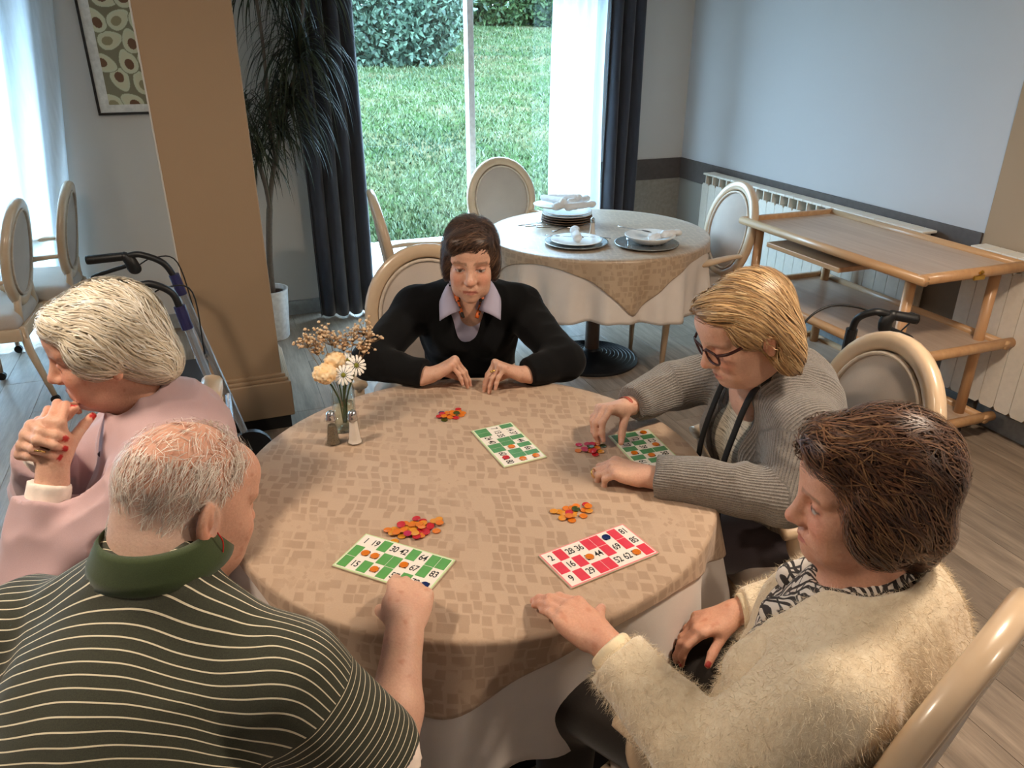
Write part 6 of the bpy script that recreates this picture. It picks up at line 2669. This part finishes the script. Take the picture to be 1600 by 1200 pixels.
# ------------------------------------------------------------------ D: striped polo shirt, seen from behind
def person_D():
    e = person('balding person in a dark green striped polo shirt placing a counter', (-0.28, 0.85, 0))
    f = unit(V(0.55, 0.83, 0))
    lat = unit(np.cross(f, V(0, 0, 1)))
    F = Frame((-0.110, 1.078, 1.114), (0.80, 0.48, -0.40), (0.28, 0.2, 1), 1.02)
    pel, chest, neck = V(-0.30, 0.83, 0.52), V(-0.235, 0.925, 0.80), V(-0.150, 1.030, 1.062)
    shl, shr = V(-0.365, 1.115, 0.910), V(-0.015, 0.885, 0.910)
    elr, wrr = V(0.115, 0.845, 0.715), V(0.195, 1.035, 0.815)
    ell_, wrl = V(-0.40, 1.10, 0.68), V(-0.22, 1.18, 0.62)
    S = SDF()
    core(S, pel, chest, neck, F, shl, shr, 0.056)
    S.cone(neck - V(*f) * 0.02 + V(0, 0, -0.05), F(0, -0.050, -0.02), 0.056, 0.053, 0.04)
    S.ell(F(0, 0.035, -0.105), (0.048, 0.05, 0.035), F.R, 0.03)
    head(S, F, {'jaw': 1.1, 'ear': 1.18})
    arm(S, shr, elr, wrr, (0.044, 0.044, 0.030))
    arm(S, shl, ell_, wrl, (0.044, 0.042, 0.030))
    cr = [(34, 34, 18), (40, 42, 26), (48, 50, 30), (54, 54, 32)]
    fh, nh = (0.34, 0.92, 0.10), (0.15, -0.22, 0.96)
    t1 = hand(S, wrr, fh, nh, True, cr, (4, 1, -2, -6), 1.08, (22, 40, -6, -8), fat=1.12)
    t2 = hand(S, wrl, (0.8, 0.5, 0), (0, 0, 1), False, [(20, 25, 15)] * 4, scale=1.05)
    def colour(v):
        c = limb_colour(v, SKIN, 6)
        h = np.linalg.norm(v - F.c, axis=1) < 0.20
        base = SKIN * np.array((1.0, 0.92, 0.90))
        c[h] = face_colour(v[h], F, {'brow': (0.4, 0.36, 0.32), 'browa': 0.4}, base)
        q = F.inv(v)
        # greyish stubble of hair at the back and sides, scab marks on the crown
        sc = np.clip((0.055 - q[:, 2]) / 0.03, 0, 1) * np.clip((0.02 - q[:, 1]) / 0.03, 0, 1) * np.clip((q[:, 2] + 0.075) / 0.02, 0, 1)
        sc *= (np.abs(q[:, 0]) < 0.079) * h
        c = c * (1 - 0.45 * sc[:, None]) + LC(206, 194, 182) * 0.45 * sc[:, None]
        for (x, y, z, r) in ((-0.005, -0.035, 0.118, 0.007), (0.012, -0.028, 0.119, 0.005), (0.02, -0.04, 0.114, 0.0045), (-0.02, -0.03, 0.115, 0.004)):
            dd = np.linalg.norm(q - V(x, y, z), axis=1)
            m_ = np.clip(1.4 - dd / r, 0, 1)[:, None] * 0.8
            c = c * (1 - m_) + LC(120, 60, 46) * m_
        hand_colour(v, c, t1, LC(222, 178, 160), wrr, SKIN)
        dd = np.linalg.norm(v - (elr * 0.62 + wrr * 0.38 + V(-0.012, -0.022, 0.03)), axis=1)
        c[dd < 0.007] = LC(86, 34, 28)
        return c
    body_mesh(e, S, 0.0036, colour)
    # sparse white hair growing straight from the scalp
    H = SDF()
    H.ell(F(0, -0.014, 0.036), V(0.0745, 0.0955, 0.0845) * F.s, F.R, 0.02)
    H.ell(F(0, -0.050, -0.055), V(0.068, 0.048, 0.070) * F.s, F.R, 0.03)
    v, q = H.mesh(0.006)
    ql = F.inv(v)
    back = (ql[:, 2] > -0.118) & (ql[:, 1] < 0.05 + 0.5 * (ql[:, 2])) & (ql[:, 2] < 0.085)
    back &= ~((np.abs(ql[:, 0]) > 0.055) & (ql[:, 1] > -0.034) & (ql[:, 2] < 0.022))
    top = (ql[:, 2] >= 0.07) & (ql[:, 1] < 0.07)
    fringe = (ql[:, 2] > 0.07) & (ql[:, 1] > 0.015) & (ql[:, 1] < 0.075)
    def flow(P):
        qq_ = F.inv(P)
        a = np.stack([qq_[:, 0] * 5, np.where(qq_[:, 1] > 0.0, 0.1, -0.5) + 0 * qq_[:, 0], -0.9 + 0 * qq_[:, 0]], 1)
        return a @ F.R.T
    cols = np.array([LC(240, 230, 218), LC(224, 212, 200), LC(250, 243, 234), LC(206, 195, 184)])
    p1 = strands(H, sample_verts(v, 6000, 1, back), flow, 0.022, 0.0007, 0.004, cols, 4, 3, 0.35, 0.35)
    p2 = strands(H, sample_verts(v, 600, 2, top), flow, 0.022, 0.0008, 0.008, cols, 4, 4, 0.6, 0.7)
    p3 = strands(H, sample_verts(v, 500, 4, fringe), flow, 0.030, 0.0009, 0.014, cols, 4, 6, 0.6, 0.8)
    V2, Q2, C2 = merge(p1, p2, p3)
    hr = to_local(mesh_from('hair', V2, Q2, M_hair, e, True, {'col': C2}), e)
    # polo shirt
    Cg = SDF()
    torso(Cg, pel, chest, neck + V(-0.014, -0.018, 0.006), shl, shr, f, 0.185, 0.80, 0.008, sh=0.066, belly=0.13, hump=0.03)
    Cg.ell(F(0, -0.005, -0.13), (0.070, 0.070, 0.07), k=0.008, op='s')
    Cg.ell(neck + V(-0.008, -0.010, 0.088), (0.090, 0.090, 0.060), k=0.006, op='s')
    hem = elr * 0.90 + shr * 0.10
    dr = unit(elr - shr)
    Cg.cone(shr, elr, 0.082, 0.078, 0.035, tg='arm', cut=(hem, dr))
    Cg.cone(shl, ell_, 0.080, 0.074, 0.035, tg='arm', cut=(ell_ * 0.9 + shl * 0.1, unit(ell_ - shl)))
    Fb = Frame(chest, f, unit(neck - pel))
    def attrs(v):
        a1, b1, d1 = arm_coord(v, [shr - dr * 0.1, elr])
        q_ = (v - chest) @ Fb.R
        sa = 0.25 * np.arctan2(q_[:, 2] + 0.12, 0.10 - q_[:, 1]) - 0.16 * q_[:, 0] + 0.003 * vnoise(v, 14, 3)
        g1 = np.minimum((v - shr) @ dr - 0.045, 0.115 - d1)
        g1 = np.minimum(g1, (v - shr) @ lat + 0.02)
        return {'sa': sa, 'sb': a1 + 0.003 * vnoise(v, 20, 3), 'sg': g1}
    m, nt, b = new_mat('striped_polo')
    a_ = N(nt, 'ShaderNodeAttribute', attribute_name='sa')
    bb_ = N(nt, 'ShaderNodeAttribute', attribute_name='sb')
    gg_ = N(nt, 'ShaderNodeAttribute', attribute_name='sg')
    gt_ = N(nt, 'ShaderNodeMath', operation='GREATER_THAN')
    nt.links.new(gg_.outputs['Fac'], gt_.inputs[0])
    gt_.inputs[1].default_value = 0.0
    mxf = nt.nodes.new('ShaderNodeMix')
    nt.links.new(gt_.outputs[0], mxf.inputs[0])
    nt.links.new(a_.outputs['Fac'], mxf.inputs[2])
    nt.links.new(bb_.outputs['Fac'], mxf.inputs[3])
    md = N(nt, 'ShaderNodeMath', operation='DIVIDE')
    nt.links.new(mxf.outputs[0], md.inputs[0])
    md.inputs[1].default_value = 0.0112
    fr = N(nt, 'ShaderNodeMath', operation='FRACT')
    nt.links.new(md.outputs[0], fr.inputs[0])
    def band(lo, hi):
        g_ = N(nt, 'ShaderNodeMath', operation='GREATER_THAN')
        l_ = N(nt, 'ShaderNodeMath', operation='LESS_THAN')
        nt.links.new(fr.outputs[0], g_.inputs[0])
        nt.links.new(fr.outputs[0], l_.inputs[0])
        g_.inputs[1].default_value = lo
        l_.inputs[1].default_value = hi
        mm_ = N(nt, 'ShaderNodeMath', operation='MULTIPLY')
        nt.links.new(g_.outputs[0], mm_.inputs[0])
        nt.links.new(l_.outputs[0], mm_.inputs[1])
        return mm_.outputs[0]
    nz = noise(nt, coords(nt), 600, 2)
    grn = mix_rgb(nt, ramp(nt, nz, 0.3, 0.7), lin((48, 50, 38)), lin((62, 64, 48)))
    c1 = mix_rgb(nt, band(0.31, 0.50), grn, lin((34, 32, 26)))
    c2 = mix_rgb(nt, band(0.345, 0.475), c1, lin((226, 216, 188)))
    nt.links.new(c2, b.inputs['Base Color'])
    b.inputs['Roughness'].default_value = 0.9
    b.inputs['Sheen Weight'].default_value = 0.2
    bump(nt, b, nz, 0.3, 0.0008)
    garment('polo_shirt', e, Cg, 0.006, m, lambda P: folds(P, 0.006, 12, 15, (1, 1, 0.6)), attrs)
    # green collar standing round the neck
    cm = fabric_mat('green_collar', (66, 80, 48), 0.9, 700)
    u_ = unit(F(0, -0.01, -0.05) - neck)
    Fc = Frame(neck + V(-0.004, -0.004, 0.022), f, (0.22, 0.30, 1.0))
    vs, fs = [], []
    nseg, rows_ = 40, 7
    for k in range(nseg + 1):
        t = -PI * 0.93 + 2 * PI * 0.93 * k / nseg      # 0 = back of the neck
        cx_, sy_ = math.sin(t), -math.cos(t)
        for j in range(rows_):
            h = j / (rows_ - 1)
            if h < 0.35:
                rr = 0.070 + 0.002 * h
                z = 0.000 + 0.036 * h / 0.35
            else:
                g_ = (h - 0.35) / 0.65
                rr = 0.072 + 0.026 * g_
                z = 0.038 - 0.050 * g_
            vs.append(Fc(cx_ * rr * 1.0, sy_ * rr * 1.05 + 0.004, z - 0.018 * (1 + math.cos(t + PI)) * 0.6))
    for k in range(nseg):
        for j in range(rows_ - 1):
            a = k * rows_ + j
            fs.append((a, a + 1, a + rows_ + 1, a + rows_))
    o = mesh_from('collar', [tuple(p) for p in vs], fs, cm, e)
    md = o.modifiers.new('thickness', 'SOLIDIFY')
    md.thickness = 0.0035
    to_local(o, e)
    # white undershirt sleeve
    us = SDF()
    us.cone(shr * 0.3 + elr * 0.7, elr + dr * 0.02, 0.066, 0.064, 0.02, cut=(elr + dr * 0.006, dr))
    v, q = us.mesh(0.006, disp=lambda P: folds(P, 0.003, 30, 3))
    to_local(mesh_from('undershirt_sleeve', v, q, plain('undershirt', (232, 214, 200), 0.9), e), e)
    # red cord hanging from the ear
    m = MB().tube(spline([F(0.086, -0.001, -0.015), F(0.091, 0.008, -0.030), F(0.086, 0.014, -0.062), F(0.074, 0.016, -0.10), F(0.062, 0.010, -0.125)], 6), 0.0011, 6)
    to_local(m.build('ear_cord', plain('red_cord', (206, 40, 36), 0.4), e, True), e)
    L_ = SDF()
    hips = [pel + lat * 0.10, pel - lat * 0.10]
    kn = [h + V(*f) * 0.44 for h in hips]
    ft = [V(k_[0], k_[1], 0.10) for k_ in kn]
    legs(L_, hips, kn, ft, (0.105, 0.075, 0.055))
    garment('trousers', e, L_, 0.010, M_greytrouser)
    shoes(e, ft, f, M_shoe)
    place_chair(chair0, -0.30, 0.80, (0.55, 0.83), 'armchair of the person in the striped polo shirt', G1)


# ------------------------------------------------------------------ E: mauve jacket, white hair, hands clasped at the chin
def person_E():
    e = person('white haired person in a mauve jacket with clasped hands at the chin', (-0.20, 1.68, 0))
    f = unit(V(-1, 0.02, 0))
    lat = unit(np.cross(f, V(0, 0, 1)))
    F = Frame((-0.255, 1.648, 1.172), (-0.97, -0.04, -0.20), (-0.18, -0.02, 1), 1.02)
    pel, chest, neck = V(-0.24, 1.70, 0.53), V(-0.205, 1.665, 0.83), V(-0.205, 1.645, 1.015)
    shl, shr = V(-0.195, 1.475, 0.935), V(-0.195, 1.835, 0.935)
    ell_, wrl = V(-0.445, 1.445, 0.775), V(-0.375, 1.520, 0.985)
    elr, wrr = V(-0.455, 1.77, 0.80), V(-0.405, 1.620, 0.995)
    S = SDF()
    core(S, pel, chest, neck, F, shl, shr, 0.047)
    S.ell(F(0, 0.03, -0.105), (0.040, 0.042, 0.028), F.R, 0.03)
    head(S, F, {'jaw': 1.02})
    arm(S, shl, ell_, wrl, (0.032, 0.032, 0.026))
    arm(S, shr, elr, wrr, (0.032, 0.032, 0.025))
    cl = [(48, 55, 30), (52, 58, 30), (56, 58, 30), (58, 58, 30)]
    t1 = hand(S, wrl, (0.02, 0.30, 0.95), (-0.30, -0.93, 0.22), False, cl, (4, 1, -2, -6), 1.0, (16, 46, 10, 10), fat=1.06)
    cr = [(42, 62, 26), (44, 64, 26), (46, 64, 26), (46, 62, 26)]
    t2 = hand(S, wrr, (-0.10, -0.85, 0.52), (-0.85, 0.10, 0.50), True, cr, (7, 2, -3, -8), 1.02, (40, 30, 10, 10), fat=1.0)
    RED = LC(190, 30, 34)
    def colour(v):
        c = limb_colour(v, SKIN, 8)
        h = np.linalg.norm(v - F.c, axis=1) < 0.17
        c[h] = face_colour(v[h], F, {'brow': (0.6, 0.55, 0.48), 'browa': 0.3, 'lip': (0.5, 0.18, 0.16)}, SKIN * np.array((1.03, 0.95, 0.93)))
        hand_colour(v, c, t1, RED, wrl, SKIN)
        hand_colour(v, c, t2, RED, wrr, SKIN)
        return c
    body_mesh(e, S, 0.0035, colour)
    # hair: full white waves
    H = SDF()
    H.ell(F(0, -0.024, 0.042), V(0.086, 0.100, 0.088), F.R, 0.02)
    H.ell(F(0, -0.058, -0.018), V(0.080, 0.062, 0.066), F.R, 0.03)
    H.ell(F(0, 0.050, 0.074), V(0.062, 0.042, 0.034), F.R, 0.025)
    for s in (-1, 1):
        H.ell(F(s * 0.072, 0.012, 0.018), V(0.024, 0.046, 0.050), F.R, 0.02)
    H.ell(F(0, -0.082, -0.060), V(0.060, 0.040, 0.040), F.R, 0.03)
    H.ell(F(0, 0.106, -0.024), V(0.068, 0.052, 0.080), F.R, 0.012, 's')
    H.ell(F(0, 0.05, -0.10), V(0.085, 0.070, 0.062), F.R, 0.012, 's')
    def flow(P):
        q = F.inv(P)
        top = np.clip((q[:, 2] - 0.04) / 0.08, 0, 1)
        fr_ = np.clip((q[:, 1] - 0.02) / 0.06, 0, 1)
        a = np.stack([np.sign(q[:, 0]) * (0.3 + 0.4 * top), -0.75 + 0.3 * fr_, -0.15 - 0.75 * (1 - top)], 1)
        return a @ F.R.T
    cols = [LC(242, 234, 216), LC(230, 218, 194), LC(250, 244, 232), LC(214, 200, 176)]
    to_local(hair_on('hair', e, H, F, 8000, 0.080, 0.0021, 0.009, flow, cols, LC(214, 198, 170), seed=5, jitter=0.2, curl=0.5, segs=8,
                     disp=lambda P: 0.005 * vnoise(P, 34, 5)), e)
    # mauve jacket
    Cg = SDF()
    torso(Cg, pel, chest, neck, shl, shr, f, 0.160, 0.80, 0.010, bust=0.055, hump=0.02)
    Cg.ell(neck + V(*f) * 0.035 + V(0, 0, 0.065), (0.078, 0.075, 0.065), k=0.008, op='s')
    Cg.cone(neck + V(*f) * 0.09 + V(0, 0, 0.05), chest + V(*f) * 0.17, 0.05, 0.02, 0.008, 's')
    sleeve(Cg, shl, ell_, wrl, (0.070, 0.068, 0.046), 0.004, 0.062)
    sleeve(Cg, shr, elr, wrr, (0.070, 0.068, 0.046), 0.004, 0.062)
    garment('jacket', e, Cg, 0.0055, fabric_mat('mauve_fabric', (206, 174, 176), 0.85, 700, 0.3, 0.03), lambda P: folds(P, 0.013, 19, 21, (1, 1, 0.7)))
    # dark edging at the neck opening
    m = MB().tube(spline([neck - V(*f) * 0.03 + lat * -0.07 + V(0, 0, 0.03), neck + V(*f) * 0.02 + lat * -0.072 + V(0, 0, 0.012), neck + V(*f) * 0.10 + lat * -0.045 + V(0, 0, -0.06)], 6), 0.006, 8)
    to_local(m.build('neck_edging', plain('plum_edging', (70, 52, 62), 0.8), e, True), e)
    for w_, el_ in ((wrl, ell_), (wrr, elr)):
        d = unit(w_ - el_)
        us = SDF().cone(el_ * 0.5 + w_ * 0.5, w_, 0.041, 0.037, 0.01, cut=(w_ - d * 0.030, d))
        v, q = us.mesh(0.005, disp=lambda P: folds(P, 0.002, 60, 3))
        to_local(mesh_from('cuff', v, q, plain('white_cuff', (238, 226, 214), 0.85), e), e)
    ring_band(e, t2[2][3] - t2[2][1] * 0.040, (-0.3, -0.5, -0.8), 0.0085, M_gold)
    L_ = SDF()
    hips = [pel + lat * 0.10, pel - lat * 0.10]
    kn = [h + V(*f) * 0.42 for h in hips]
    ft = [V(k_[0], k_[1], 0.10) for k_ in kn]
    legs(L_, hips, kn, ft, (0.092, 0.066, 0.05))
    garment('trousers', e, L_, 0.010, fabric_mat('navy_trouser', (26, 28, 40), 0.9, 600))
    shoes(e, ft, f, M_shoe)
    ch = place_chair(chair0, -0.405, 1.78, (-1.0, 0.08), 'armchair of the white haired person, its back against the table', G1)
    ch.scale = (1, 1.18, 1)


for fn in (person_A, person_B, person_C, person_D, person_E):
    fn()
